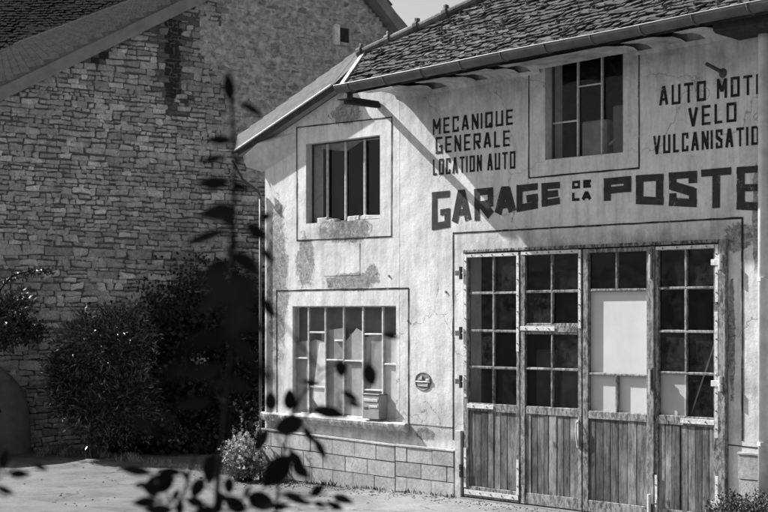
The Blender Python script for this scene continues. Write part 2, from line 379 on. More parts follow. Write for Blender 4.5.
# ------------------------------------------------------------------ garage building
GR = empty('garage_building', (0, 0, 0), 'old white plastered garage building with painted French lettering and four-leaf glazed doors', 'garage')
def poly_wall(name, outer, holes, y0, depth, mat, parent=GR):
    m = MB(); loops = [outer] + holes
    for yy, flip in ((y0, False), (y0 + depth, True)):
        vv = [[Vector((x, 0, z)) for x, z in lp] for lp in loops]
        tr = tessellate_polygon(vv); flat = [(p.x, yy, p.z) for lp in vv for p in lp]
        m.add(flat, [tuple(t_) for t_ in tr])
    for lp in loops:
        n = len(lp)
        for i in range(n):
            (xa, za), (xb, zb) = lp[i], lp[(i + 1) % n]
            m.quad((xa, y0, za), (xb, y0, zb), (xb, y0 + depth, zb), (xa, y0 + depth, za))
    return m.build(name, mat, parent)
def rect(x0, x1, z0, z1): return [(x0, z0), (x1, z0), (x1, z1), (x0, z1)]
YE = -.64; ZE = 4.905; GS = .022
XL = M(265, 300)[0]
A1 = (M(306, 180)[0], M(380, 180)[0], M(346, 221)[1], M(346, 139)[1])       # upper left window hole
A2 = (M(292.5, 350)[0], M(396, 350)[0], M(344, 417)[1], M(344, 306)[1])     # lower left window hole
A3 = (2.424, 3.513, 3.903, 5.04)                                          # upper right window hole
DX0, DX1, DZ = 1.17, 4.83, 2.93
YM = -.13
rk = [M(237, 153, YM), M(335, 87, YM)]
rs = (rk[1][1] - rk[0][1]) / (rk[1][0] - rk[0][0])
def rakez(x, off=0): return rk[0][1] + rs * (x - rk[0][0]) + off
XR = 7.6
outer = [(XL, -.4), (DX0, -.4), (DX0, DZ), (DX1, DZ), (DX1, -.4), (XR, -.4), (XR, 5.40), (-.16, 5.34), (-.42, rakez(-.42, -.03)), (XL, rakez(XL, -.05))]
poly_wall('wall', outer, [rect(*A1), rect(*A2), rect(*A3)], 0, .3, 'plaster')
m = MB(); m.box(XL, XL + .3, .3, 7, -.4, 3.6); m.box(XR - .3, XR, .3, 7, -.4, 5.0); m.box(XL, XR, 7, 7.3, -.4, 3.6); m.build('wall', 'trim', GR)
# inside: dark lining
m = MB()
for a_ in [(XL + .31, XR - .31, 3.4, 3.45, -.2, 5.0), (XL + .31, XL + .36, .31, 3.4, -.2, 3.7), (XR - .36, XR - .31, .31, 3.4, -.2, 5.0), (XL + .31, XR - .31, .31, 3.4, -.06, -.01), (XL + .36, XR - .36, .31, 3.39, 3.02, 3.08), (-.1, -.04, .32, 3.38, 0, 3.0)]:
    m.box(*a_)
m.prism([(XL + .31, 1.2, 3.0), (XL + .31, 1.2, rakez(XL + .31) - .2), (-.2, 1.2, rakez(-.2) - .16), (-.2, 1.2, 3.0)], (0, .05, 0)); m.box(XL + .31, XL + .35, .31, 1.2, 3.7, rakez(XL + .31) - .2); m.box(-.1, -.04, .32, 3.38, 3.08, 5.3)
m.build('interior', 'inside', GR)
# lumber and clutter dimly seen inside
for (x, z, h) in [(1.5, .0, 1.75), (1.9, 0, 1.6), (2.65, 0, 1.7), (2.2, 0, 1.3), (4.35, 0, 1.9)]:
    m = MB(); m.box(x, x + .32, .9, 1.1, z, h, .02, tone=.28); m.build('stored_panel', 'dust', GR)
# plinth blocks on the left
m = MB(); jn = MB()
zt0, zt1 = .60, .545
zz = lambda x: zt0 + (zt1 - zt0) * (x - XL) / (-XL)
def plinth(x0, x1, rows, ztf, zb, wd, name='plinth'):
    m = MB(); m2 = MB()
    m2.prism([(x0, -.028, zb), (x1, -.028, zb), (x1, -.028, ztf(x1) - .02), (x0, -.028, ztf(x0) - .02)], (0, .024, 0), .45)
    for r in range(rows):
        x = x0; k_ = 0
        first = wd * (.5 if r % 2 else 1)
        while x < x1 - .01:
            xe = min(x1, x + (first if k_ == 0 else wd) * U(.93, 1.07)); 
            if x1 - xe < .1: xe = x1
            def zr(xx, i): return zb + (ztf(xx) - zb) * i / rows
            g_ = U(.004, .008); T = U(.80, 1.15); yy = -.044 + U(-.005, .003)
            pts = [(x + g_, yy, zr(x, r) + g_), (xe - g_, yy, zr(xe, r) + g_), (xe - g_, yy, zr(xe, r + 1) - g_), (x + g_, yy, zr(x, r + 1) - g_)]
            m.prism(pts, (0, .025, 0), T); x = xe; k_ += 1
    # weathered ledge on top
    m.prism([(x0, -.055, ztf(x0)), (x1, -.055, ztf(x1)), (x1, -.055, ztf(x1) + .02), (x0, -.055, ztf(x0) + .02)], (0, .053, 0), 1.25)
    fixn(m.build(name, 'plinth', GR)); fixn(m2.build('mortar_joint', 'plinth', GR))
plinth(XL - .02, M(397.5, 450)[0], 4, zz, -.25, .42)
plinth(M(398, 450)[0], M(456.5, 450)[0], 4, lambda x: .55 - .004 * x, -.2, .42)
plinth(4.97, 6.6, 4, lambda x: .79, -.2, .5)
# quoin strip between plinth blocks and smooth door surround
m = MB(); m.box(M(457.5, 450)[0], DX0 - .005, -.05, -.001, -.2, .80, .006, .002, 1.2); fixn(m.build('door_surround', 'plinth', GR))
# painted borders
def border(pts, wd=.014, y=-.0035):
    m = MB(); e = 0
    for (xa, za), (xb, zb) in zip(pts, pts[1:]):
        n_ = max(2, int(math.hypot(xb - xa, zb - za) / .12)); px_, pz_ = xa, za
        dx, dz = xb - xa, zb - za; L_ = math.hypot(dx, dz); nx_, nz_ = -dz / L_, dx / L_; w0 = wd * .5; o0 = 0
        ex = dx / L_ * wd * .5; ez = dz / L_ * wd * .5
        for i in range(n_):
            t0, t1 = i / n_, (i + 1) / n_
            w1 = wd * U(.36, .62); o1 = U(-.1, .1) * wd
            p = [(xa + dx * t0, za + dz * t0), (xa + dx * t1, za + dz * t1)]
            if i == n_ - 1: p[1] = (p[1][0] + ex, p[1][1] + ez)
            yy = y - e * .0003
            m.quad((p[0][0] + nx_ * (o0 - w0), yy, p[0][1] + nz_ * (o0 - w0)), (p[1][0] + nx_ * (o1 - w1), yy, p[1][1] + nz_ * (o1 - w1)), (p[1][0] + nx_ * (o1 + w1), yy, p[1][1] + nz_ * (o1 + w1)), (p[0][0] + nx_ * (o0 + w0), yy, p[0][1] + nz_ * (o0 + w0)))
            w0, o0 = w1, o1
        e += 1
    return m.build('painted_border', 'line', GR)
def mp(*pp): return [M(*p) for p in pp]
border(mp((297, 240.5), (297, 127.5), (392, 117), (391.5, 236.5), (297, 240.5)), .016)
border(mp((277, 416), (276.5, 290.8), (408.7, 288.2), (408.7, 428)), .018)
border(mp((453.3, 440), (453.3, 233.2), (742.5, 217.8), (742.5, 440)), .02)
border([(M(529, 100)[0], 4.93), (M(529, 100)[0], 3.715), (3.726, 3.72), (3.726, 4.93)], .017)
border(mp((409, 424), (453.3, 428)), .008)
border([(4.79, .87), (5.6, .85)], .012)
# ------------------------------------------------------------------ lettering
FONT = {
 'A': (1, [[(0, 0), (.42, 1), (.58, 1), (1, 0)], [(.18, .3), (.82, .3)]]), 'C': (.9, [[(1, .8), (1, 1), (0, 1), (0, 0), (1, 0), (1, .2)]]),
 'D': (1, [[(0, 0), (0, 1), (1, 1), (1, 0), (0, 0)]]), 'E': (.9, [[(1, 1), (0, 1), (0, 0), (1, 0)], [(0, .5), (.85, .5)]]),
 'G': (1, [[(1, 1), (0, 1), (0, 0), (1, 0), (1, .42), (.66, .42)]]), 'I': (.0, [[(.0, 0), (.0, 1)]]), 'L': (.8, [[(0, 1), (0, 0), (1, 0)]]),
 'M': (1.15, [[(0, 0), (0, 1), (.5, .35), (1, 1), (1, 0)]]), 'N': (.95, [[(0, 0), (0, 1), (1, 0), (1, 1)]]), 'O': (1, [[(0, 0), (0, 1), (1, 1), (1, 0), (0, 0)]]),
 'P': (1, [[(0, 0), (0, 1), (1, 1), (1, .42), (0, .42)]]), 'Q': (1, [[(0, 0), (0, 1), (1, 1), (1, 0), (0, 0)], [(.6, .22), (1.0, -.08)]]),
 'R': (1, [[(0, 0), (0, 1), (1, 1), (1, .48), (0, .48)], [(.45, .48), (1, 0)]]), 'S': (.9, [[(1, .8), (1, 1), (0, 1), (0, .62), (1, .38), (1, 0), (0, 0), (0, .2)]]),
 'T': (1, [[(0, 1), (1, 1)], [(.5, 1), (.5, 0)]]), 'U': (1, [[(0, 1), (0, 0), (1, 0), (1, 1)]]), 'V': (1, [[(0, 1), (.46, 0), (.54, 0), (1, 1)]])}
EPS = [0]
def letter(m, ch, c4, sw, sh=None):     # c4: wall coords bl, br, tr, tl ; sw: vertical-bar width, sh: horizontal-bar height
    sh = sh or sw; bl, br, tr, tl = c4
    Wd = ((br[0] - bl[0]) + (tr[0] - tl[0])) / 2; Hd = ((tl[1] - bl[1]) + (tr[1] - br[1])) / 2
    hx, hz = sw / 2 / max(Wd, .02), sh / 2 / Hd
    if ch == 'I': hx = 0
    def mapp(u, v):
        u = hx + u * (1 - 2 * hx); v = hz + v * (1 - 2 * hz)
        x = (1 - v) * ((1 - u) * bl[0] + u * br[0]) + v * ((1 - u) * tl[0] + u * tr[0]); z = (1 - v) * ((1 - u) * bl[1] + u * br[1]) + v * ((1 - u) * tl[1] + u * tr[1]); return x, z
    for st in FONT[ch][1]:
        for i, (a_, b_) in enumerate(zip(st, st[1:])):
            (x0, z0), (x1, z1) = mapp(*a_), mapp(*b_); dx, dz = x1 - x0, z1 - z0; L_ = math.hypot(dx, dz)
            if L_ < 1e-5: continue
            dx /= L_; dz /= L_; wd = (sw * abs(dz) + sh * abs(dx)) * U(.94, 1.06); nx_, nz_ = -dz, dx
            e0 = e1 = (sh if abs(dz) > .7 else sw) / 2
            diag = min(abs(dx), abs(dz)) > .18
            if diag: e0 = e1 = min(sw, sh) * .15; wd *= 1.0
            EPS[0] = (EPS[0] + 1) % 8; yy = -.0028 - EPS[0] * .00025; h = wd / 2; j = lambda: U(-.04, .04) * wd
            m.quad((x0 - dx * e0 - nx_ * h + j(), yy, z0 - dz * e0 - nz_ * h + j()), (x1 + dx * e1 - nx_ * h + j(), yy, z1 + dz * e1 - nz_ * h + j()),
                   (x1 + dx * e1 + nx_ * h + j(), yy, z1 + dz * e1 + nz_ * h + j()), (x0 - dx * e0 + nx_ * h + j(), yy, z0 - dz * e0 + nz_ * h + j()))
def word(text, x0, x1, z0, z1, sw, gap=.42, mat='letter', z0b=None, z1b=None, lab=None):
    z0b = z0 if z0b is None else z0b; z1b = z1 if z1b is None else z1b
    ws = [(.55 if c == ' ' else (FONT[c][0] if c != 'I' else .12)) for c in text]; unit = (x1 - x0) / (sum(ws) + gap * (len(text) - 1)); x = x0; m = MB()
    for c, w_ in zip(text, ws):
        xe = x + w_ * unit
        if c != ' ':
            f0, f1 = (x - x0) / (x1 - x0), (xe - x0) / (x1 - x0); lz = lambda f, a_, b_: a_ + (b_ - a_) * f
            letter(m, c, [(x, lz(f0, z0, z0b)), (xe, lz(f1, z0, z0b)), (xe, lz(f1, z1, z1b)), (x, lz(f0, z1, z1b))], sw)
        x = xe + gap * unit
    o = m.build('painted_word', mat, GR)
    if lab: o['label'] = lab
    return o
def wpx(text, lx, lt, lb, rx, rt, rb, sw, lab, gap=.42):
    (x0, z1), (_, z0) = M(lx, lt), M(lx, lb); (x1, z1b), (_, z0b) = M(rx, rt), M(rx, rb)
    word(text, x0, x1, z0, z1, sw, gap, 'letter', z0b, z1b, lab)
wpx('MECANIQUE', 433, 119, 135, 513, 109, 124.5, .027, 'black painted word MECANIQUE')
wpx('GENERALE', 435.7, 137.3, 154, 510, 130, 146, .027, 'black painted word GENERALE')
wpx('LOCATION', 433, 159.5, 175.5, 482, 154.5, 171, .025, 'black painted word LOCATION')
wpx('AUTO', 487.5, 154, 170.5, 515.4, 151, 168.5, .025, 'black painted word AUTO after LOCATION')
wpx('AUTO', 659.5, 86.5, 106.5, 706, 80.5, 100.5, .028, 'black painted word AUTO beside MOTO')
wpx('MOTO', 717, 79, 99, 765.5, 73, 93, .028, 'black painted word MOTO cut by the downpipe')
wpx('VELO', 688.5, 107, 127, 736.5, 102, 121.5, .028, 'black painted word VELO')
wpx('VULCANISATION', 653.5, 136, 154.5, 770, 124.5, 143.5, .026, 'black painted word VULCANISATION')
def big(chars, ox, oy, sc, sw, sh, lab):
    m = MB()
    for c, x0, x1, tl, bl, tr, br in chars:
        P_ = lambda x, y: M(ox + x / sc, oy + y / sc)
        letter(m, c, [P_(x0, bl), P_(x1, br), P_(x1, tr), P_(x0, tl)], sw, sh)
    m.build('painted_word', 'letter_big' if sw > .05 else 'letter', GR)['label'] = lab
s_ = 768 / 180
big([('G', 52, 128, 308, 470, 302, 455), ('A', 138, 217, 300, 448, 296, 436), ('R', 232, 313, 295, 432, 288, 415), ('A', 323, 407, 284, 412, 280, 398), ('G', 413, 503, 278, 392, 270, 375), ('E', 520, 598, 268, 373, 264, 358)], 420, 120, s_, .088, .075, 'large dark grey painted word GARAGE')
big([('D', 650, 683, 260, 294, 258, 291), ('E', 697, 730, 256, 290, 254, 288)], 420, 120, s_, .030, .028, 'small black painted word DE')
big([('L', 650, 681, 310, 346, 309, 344), ('A', 692, 730, 305, 344, 303, 342)], 420, 120, s_, .030, .028, 'small black painted word LA')
big([('P', 68, 184, 249, 347, 240, 312 + 20), ('O', 205, 323, 237, 355, 228, 362), ('S', 345, 465, 226, 362, 214, 371), ('T', 483, 613, 212, 377, 202, 376), ('E', 634, 735, 200, 380, 192, 385)], 588, 120, s_, .098, .072, 'large dark grey painted word POSTE')
# ------------------------------------------------------------------ windows
def bars(parent, lst, y0, y1, mat, name='glazing_bar', ch=.003):
    for x0, x1, z0, z1 in lst:
        m = MB(); m.box(x0, x1, y0, y1, z0, z1, ch, .0015, U(.8, 1.15)); fixn(m.build(name, mat, parent))
def pane(parent, x0, x1, z0, z1, y, tone=.6):
    m = MB(); a_ = U(-.006, .006); b_ = U(-.006, .006)
    m.quad((x0, y + a_, z0), (x1, y + b_, z0), (x1, y + b_, z1), (x0, y + a_, z1), tone); m.build('pane', 'glass', parent)
def win_frame(name, x0, x1, z0, z1, y, w_=.03, mat='steel', d=.03):
    m = MB()
    m.box(x0, x0 + w_, y, y + d, z0, z1, .003); m.box(x1 - w_, x1, y, y + d, z0, z1, .003); m.box(x0 + w_, x1 - w_, y, y + d, z0, z0 + w_, .003); m.box(x0 + w_, x1 - w_, y, y + d, z1 - w_, z1, .003)
    return fixn(m.build(name, mat, GR))
# upper left: three steel mullions
x0, x1, z0, z1 = A1; yv = .10
W = win_frame('window', x0, x1, z0, z1, yv, .018, 'metal_dark'); W['label'] = 'upper left window with three pale mullions'
mx = [M(327.5, 180, yv)[0], M(345.5, 180, yv)[0], M(364.5, 180, yv)[0]]
bars(W, [(q_ - .011, q_ + .011, z0 + .018, z1 - .018) for q_ in mx], yv - .01, yv + .02, 'steel')
ed = [x0] + mx + [x1]
for i in range(4): pane(W, ed[i] + .012, ed[i + 1] - .012, z0 + .015, z1 - .015, yv + .025, .35)
m = MB()
for _ in range(14): 
    cx = U(x0, x1 - .12); m.box(cx, cx + U(.06, .2), .03, .12, z0, z0 + U(.02, .07), .008, .008, U(.6, 1.3))
tag(m.build('rubble', 'sill', GR), kind='stuff')
# lower left: six columns, many short bars, dusty sheets behind
x0, x1, z0, z1 = A2; yv = .035
W = win_frame('window', x0, x1, z0, z1, yv, .016, 'steel', .025); W['label'] = 'wide lower left window with dusty sheets behind its panes'
px_ = [308.8, 325.7, 344, 363.4, 383.1]; mx = [M(p, 360, yv)[0] for p in px_]
bars(W, [(q_ - .013, q_ + .013, z0 + .016, z1 - .016) for q_ in mx], yv - .012, yv + .02, 'steel')
ed = [x0] + mx + [x1]; C4 = lambda x, y: (230 + x / 3.657, 270 + y / 3.657)
hb = [(0, 322), (1, 228), (1, 428), (2, 330), (3, 333), (4, 235), (4, 440), (4, 455), (5, 345), (2, 258)]
lst = []
for ci, yy in hb:
    pxc, pyc = C4([260, 320, 385, 452, 525, 585][ci], yy); zc = M(pxc, pyc, yv)[1]; xa = ed[ci] + .013; 
    if (ci, yy) == (2, 258): xa = (ed[2] + ed[3]) / 2
    lst.append((xa, ed[ci + 1] - .013, zc - .011, zc + .011))
bars(W, lst, yv - .008, yv + .018, 'steel')
for i in range(6):
    if i == 4: continue
    pane(W, ed[i] + .012, ed[i + 1] - .012, z0 + .015, z1 - .015, yv + .004, 1.0)
zlb = M(372, 394, yv)[1]
pane(W, ed[4] + .012, ed[5] - .012, zlb, z1 - .015, yv + .004, 1.0)
tops = [338, 341, 327, 333, 336, 332]; tn = [.75, .95, .8, 1.2, 1.0, 1.7]
for i in range(6):
    zt = M((px_ + [397])[i] - 8, tops[i], yv)[1]; m = MB(); zb_ = z0 if i not in (4,) else zlb
    y2 = .052 + U(0, .006)
    if i == 3: top_ = [(ed[i], zt - .12), ((ed[i] + ed[i + 1]) / 2 + .03, zt + .06), (ed[i + 1], zt)]
    elif i == 1: top_ = [(ed[i], zt - .02), (ed[i] + .1, zt + .02), (ed[i + 1], zt - .02)]
    else: top_ = [(ed[i], zt + U(-.06, .04)), (ed[i + 1], zt + U(-.04, .06))]
    pts = [(ed[i], y2, zb_), (ed[i + 1], y2, zb_)] + [(x, y2, z) for x, z in top_[::-1]]
    m.prism(pts, (0, .008, 0), tn[i])
    if i == 1: m.prism([(ed[1] + .06, y2 - .012, zt - .75), (ed[1] + .2, y2 - .012, zt - .02), (ed[2] - .01, y2 - .012, zt - .02), (ed[2] - .02, y2 - .012, zt - 1.0)], (0, .006, 0), 2.1)
    fixn(m.build('dust_sheet', 'dust', W))
m = MB(); m.box(x0, x1, .12, .14, z0, z1, tone=.30); m.build('backing', 'dust', W)
# letter box
lb0, lb1 = M(362.5, 400, -.09)[0], M(379, 400, -.09)[0]; lz0, lz1 = M(371, 419, -.09)[1], M(371, 395, -.09)[1]
LB = MB(); LB.box(lb0, lb1, -.09, .05, lz0, lz1, .004); LBo = fixn(LB.build('letter_box', 'lbox', GR)); LBo['label'] = 'small metal letter box fixed in the lower window'
m = MB(); m.box(lb0 - .006, lb1 + .006, -.098, .05, lz1, lz1 + .012, .003); fixn(m.build('lid', 'zinc', LBo))
m = MB(); m.box(lb0 + .02, lb1 - .02, -.097, -.089, lz1 - .085, lz1 - .05, .002); fixn(m.build('flap', 'zinc_edge', LBo))
m = MB(); m.box(lb0 + .12, lb1 - .025, -.096, -.089, lz0 + .14, lz0 + .17, .002); fixn(m.build('name_plate', 'zinc_edge', LBo))
m = MB(); m.box(lb0 + .03, lb0 + .10, -.095, -.089, lz0 + .12, lz0 + .15, .002); fixn(m.build('slot', 'metal_dark', LBo))
# sill of the lower window, wavy crumbling edge
m = MB(); sx0, sx1 = XL - .01, M(405, 424, -.07)[0]; n_ = 60; vs = []; fs = []
for i in range(n_ + 1):
    x = sx0 + (sx1 - sx0) * i / n_; zt = A2[2] - .012 + noise.noise((x * 6, 0, 0)) * .008; zb_ = zt - .105 - noise.noise((x * 9, 4, 0)) * .02; yo = -.085 + noise.noise((x * 8, 0, 3)) * .014
    vs += [(x, .03, zt), (x, yo + .02, zt), (x, yo, zt - .02), (x, yo + .006, (zt + zb_) / 2), (x, yo + .025, zb_), (x, .0, zb_ - .01)]
for i in range(n_):
    for j in range(5): a_ = i * 6 + j; fs.append((a_, a_ + 1, a_ + 7, a_ + 6))
fs += [tuple(range(6)), tuple(n_ * 6 + j for j in range(6))[::-1]]
m.add(vs, fs); fixn(m.build('window_sill', 'sill', GR))
# upper right window
x0, x1, z0, z1 = A3; yv = .12
W = win_frame('window', x0, x1, z0, z1, yv, .02, 'metal_dark'); W['label'] = 'upper right window under the gutter with dark glass'
mx = [M(578, 110, yv)[0], M(602, 110, yv)[0]]
bars(W, [(q_ - .010, q_ + .010, z0 + .02, z1 - .02) for q_ in mx], yv - .01, yv + .02, 'steel')
zc = M(565, 122, yv)[1]; zd = M(590, 85, yv)[1]
bars(W, [(x0 + .02, mx[0] - .01, zc - .01, zc + .01), (mx[0] + .01, mx[1] - .01, zd - .008, zd + .008)], yv - .008, yv + .015, 'steel')
ed = [x0] + mx + [x1]
for i in range(3): pane(W, ed[i] + .012, ed[i + 1] - .012, z0 + .015, z1 - .015, yv + .022, .5)
m = MB(); m.tube([(x0, .5, z0 - .1), (x1 + .5, .55, z0 + .75)], .02, 8); m.build('loose_pole', 'dust', W)
m = MB(); m.box(x0 + .15, x0 + .5, .45, .6, z0, z0 + .45, .02); m.box(x0 + .55, x0 + .8, .5, .6, z0, z0 + .6, .02, tone=.5); m.build('stored_box', 'dust', W)
# smooth surrounds of the windows, slightly proud
def surround(x0, x1, z0, z1, ox0, ox1, oz0, oz1, notop=False):
    m = MB(); y = -.0; 
    m.box(x0 - .0, x0 + .0, 0, 0, 0, 0) if False else None
    m.box(ox0, x0 + .0, -.002, .1, oz0, oz1); m.box(x1, ox1, -.002, .1, oz0, oz1); m.box(x0, x1, -.002, .1, oz0, z0)
    if not notop: m.box(x0, x1, -.002, .1, z1, oz1)
    return m
# ------------------------------------------------------------------ garage doors
def strip(parent, x0, x1, z0, z1, y, vert=True):
    m = MB(); m.box(x0, x1, y - .006, y, z0, z1, .0015, .0015)
    L_ = (z1 - z0) if vert else (x1 - x0); n_ = max(2, int(L_ / .16)); st = fixn(m.build('iron_strap', 'metal_pale', parent))
    for i in range(n_):
        m = MB(); t_ = (i + .5) / n_; x = (x0 + x1) / 2 if vert else x0 + (x1 - x0) * t_; z = z0 + (z1 - z0) * t_ if vert else (z0 + z1) / 2
        m.tube([(x, y - .005, z), (x, y - .012, z)], .008, 8); m.build('rivet', 'metal_dark', parent)
def door_leaf(x0, x1, colx, rows, rail, panes_on, lab, z1=2.885, zbot=.03, hinge=None, mt=.028, y=-.035, stile=(.055, .055), boards=(), frame_top=None, toprail=.045):
    o = empty('door_leaf', (0, 0, 0)); o.parent = GR; o['label'] = lab
    d0, d1 = y, y + .05; T = lambda: U(.8, 1.15)
    for a_, b_ in ((x0, x0 + stile[0]), (x1 - stile[1], x1)):
        m = MB(); m.box(a_, b_, d0, d1, zbot, z1, .005, .003, T()); fixn(m.build('stile', 'frame', o))
    xi0, xi1 = x0 + stile[0], x1 - stile[1]
    for a_, b_ in ((z1 - toprail, z1), (rail[0], rail[1]), (zbot, zbot + .13)):
        m = MB(); m.box(xi0, xi1, d0 + .003, d1, a_, b_, .005, .003, T()); fixn(m.build('rail', 'frame', o))
    # glazing bars
    zt = z1 - toprail
    zs = [rail[1]] + rows + [zt]
    for zc in rows:
        m = MB(); m.box(xi0, xi1, d0 + .008, d1 - .008, zc - mt / 2, zc + mt / 2, .005, .003, T()); fixn(m.build('glazing_bar', 'frame', o))
    for i in range(len(zs) - 1):
        for cx in colx:
            if (i in panes_on[1]): continue
            m = MB(); m.box(cx - mt / 2, cx + mt / 2, d0 + .006, d1 - .006, zs[i] + (mt / 2 if i else 0), zs[i + 1] - (mt / 2 if i < len(zs) - 2 else 0), .005, .003, T()); fixn(m.build('glazing_bar', 'frame', o))
        ce = [xi0] + ([] if i in panes_on[1] else colx) + [xi1]
        for j in range(len(ce) - 1):
            bd = [b for b in boards if b[0] == i and b[1] == j]
            if bd:
                m = MB(); m.box(ce[j] + .001, ce[j + 1] - .001, y + .048, y + .056, zs[i] + .001, zs[i + 1] - .001, tone=bd[0][2]); m.build('board', 'board', o)
                if False:
                    m = MB(); q_ = bd[0][3]; m.box(q_[0], q_[1], y + .018, y + .0245, q_[2], q_[3], .001, .002, 1.25); m.build('paper_sheet', 'board', o)
            if not bd: pane(o, ce[j] + .004, ce[j + 1] - .004, zs[i] + .004, zs[i + 1] - .004, y + .03, random.choice([.3, .6, 1, 1.4, 2.2]))
    # planks
    x = xi0; m = MB()
    while x < xi1 - .02:
        w_ = U(.07, .13); xe = min(xi1, x + w_)
        if xi1 - xe < .04: xe = xi1
        yy = d0 + .014 + U(-.004, .004); m.box(x + .0025, xe - .0025, yy, yy + .02, zbot + .13, rail[0], .004, .0015, U(.5, 1.45)); x = xe
    fixn(m.build('plank_panel', 'plank', o))
    m = MB(); m.box(xi0, xi1, d0 + .037, d0 + .045, zbot + .13, rail[0], tone=.3); m.build('backing', 'darkwood', o)
    return o
def hinge(parent, x, z, y=-.05, s=1):
    m = MB(); m.tube([(x, y, z - .075), (x, y, z - .005)], .022, 10); m.tube([(x, y, z + .008), (x, y, z + .075)], .022, 10); m.build('hinge', 'metal_pale' if s > 0 else 'metal_dark', parent)
    m = MB(); m.box(x - .10 if s < 0 else x - .12, x, y + .005, y + .02, z - .03, z + .03, .003); fixn(m.build('hinge_plate', 'metal_dark' if s < 0 else 'metal_pale', parent))
L1 = door_leaf(1.205, 2.075, [1.665], [1.555, 1.98, 2.42], (1.045, 1.135), (0, ()), 'leftmost garage door leaf with eight dark panes', stile=(.07, .05))
for q_ in [(1.207, 1.252, 1.2, 2.88, True), (1.207, 1.245, .14, .60, True), (2.03, 2.07, 1.75, 2.84, True), (1.255, 2.06, 2.84, 2.88, False), (1.26, 1.68, 1.075, 1.125, False), (2.03, 2.07, .12, .52, True), (1.215, 2.06, .06, .115, False)]:
    strip(L1, *q_[:4], -.037, q_[4])
for z in (2.66, 1.95, 1.38, .33): hinge(L1, 1.165, z, -.05, -1)
L2 = door_leaf(2.085, 2.975, [2.545], [1.565, 1.965, 2.06, 2.43], (1.05, 1.14), (0, (2,)), 'second garage door leaf with iron-edged upper hatch', stile=(.07, .05))
m = MB(); m.box(2.155, 2.925, -.034, 0, 1.975, 2.05, .004, .002, 1.0); fixn(m.build('rail', 'frame', L2))
for q_ in [(2.10, 2.93, 2.845, 2.885, False), (2.935, 2.972, 2.02, 2.88, True), (2.09, 2.60, 1.99, 2.035, False)]: strip(L2, *q_[:4], -.038, q_[4])
pb = [(0, 0, 1.0), (0, 1, 1.1), (1, 0, 1.12)]
L3 = door_leaf(2.99, 3.875, [3.445], [1.53, 2.435], (1.04, 1.13), (0, (1,)), 'third garage door leaf with white board in its middle', boards=pb, stile=(.075, .03))
L4 = door_leaf(3.955, 4.74, [4.335], [1.57, 2.0, 2.445], (1.035, 1.13), (0, ()), 'rightmost garage door leaf with straps and one boarded pane', boards=[(0, 0, .85)], stile=(.04, .06))
for q_ in [(4.695, 4.735, .93, 2.2, True), (4.70, 4.737, 2.3, 2.88, True), (3.97, 4.69, 2.845, 2.88, False), (4.28, 4.69, 1.06, 1.11, False), (4.70, 4.738, .2, .55, True), (3.957, 3.99, .1, .5, True)]: strip(L4, *q_[:4], -.037, q_[4])
for z in (2.70, 1.48, .26): hinge(L4, 4.775, z, -.055, 1)
m = MB(); m.box(4.17, 4.22, -.0, 1, 1.2, 1.21) if False else None
m.tube([(4.30, .12, 1.15), (4.66, .2, 2.2)], .008, 6); m.build('loose_rod', 'dust', L4)
# cover post and frame
m = MB(); m.box(3.88, 3.95, -.05, .0, .03, 2.885, .006, .004, 1.35); fixn(m.build('door_post', 'frame', GR))
m = MB(); m.box(3.9, 3.94, -.062, -.05, 2.55, 2.86, .003, .002); m.box(3.895, 3.945, -.062, -.05, 1.40, 1.62, .003, .002); m.box(3.89, 3.945, -.064, -.05, .08, .20, .003, .002); fixn(m.build('bolt_plate', 'metal_dark', GR))
m = MB(); m.tube([(3.92, -.075, 1.34), (3.92, -.075, 1.60)], .012, 8); m.tube([(3.915, -.08, .1), (3.915, -.08, .3)], .02, 8); m.tube([(3.92, -.075, 2.55), (3.92, -.075, 2.8)], .010, 8); m.build('bolt', 'metal_pale', GR)
m = MB(); m.tube([(2.93, -.04, 1.0), (2.93, -.07, .99), (2.93, -.075, .88), (2.93, -.05, .74)], .010, 8); m.box(2.915, 2.945, -.05, -.036, .72, 1.02, .002); m.build('door_handle', 'metal_pale', L2)
m = MB(); m.box(4.745, 4.825, -.045, .05, -.0, 2.93, .006, .003, 1.2); m.box(1.172, 1.20, -.012, .05, 0, 2.93, .004, .002, .6); m.box(1.2, 4.745, -.05, .05, 2.895, 2.93, .005, .003, .35); fixn(m.build('door_frame', 'frame', GR))
m = MB(); m.box(1.16, 4.83, -.075, .28, -.2, .020, .01, .003, .5); m.build('threshold', 'joint', GR)
# iron stub, lump of stone set in the plaster, fixings
m = MB(); q0 = M(723, 73); q1 = M(706, 63.5, -.16); m.tube([(q0[0], .02, q0[1]), (q1[0], -.16, q1[1])], [.022, .018], 10); m.tube([(q0[0], -.001, q0[1]), (q0[0], -.012, q0[1])], [.05, .035], 12); m.build('iron_stub', 'metal_dark', GR)
c0 = M(423.3, 381.5); m = MB(); n_ = 26; ring = []; 
for i in range(n_):
    a_ = 2 * math.pi * i / n_; r_ = 1 + .10 * noise.noise((math.cos(a_) * 2, math.sin(a_) * 2, 5)) ; ring.append((math.cos(a_) * .145 * r_, math.sin(a_) * .115 * r_))
vs = [(c0[0] + x, -.001, c0[1] + z) for x, z in ring] + [(c0[0] + x * .93, -.010, c0[1] + z * .93) for x, z in ring] + [(c0[0] + x * .82, -.003, c0[1] + z * .82) for x, z in ring] + [(c0[0], -.003, c0[1])]
m.add(vs, [(i, (i + 1) % n_, n_ + (i + 1) % n_, n_ + i) for i in range(n_)] + [(n_ + i, n_ + (i + 1) % n_, 2 * n_ + (i + 1) % n_, 2 * n_ + i) for i in range(n_)] + [(2 * n_ + i, 2 * n_ + (i + 1) % n_, 3 * n_) for i in range(n_)], .55)
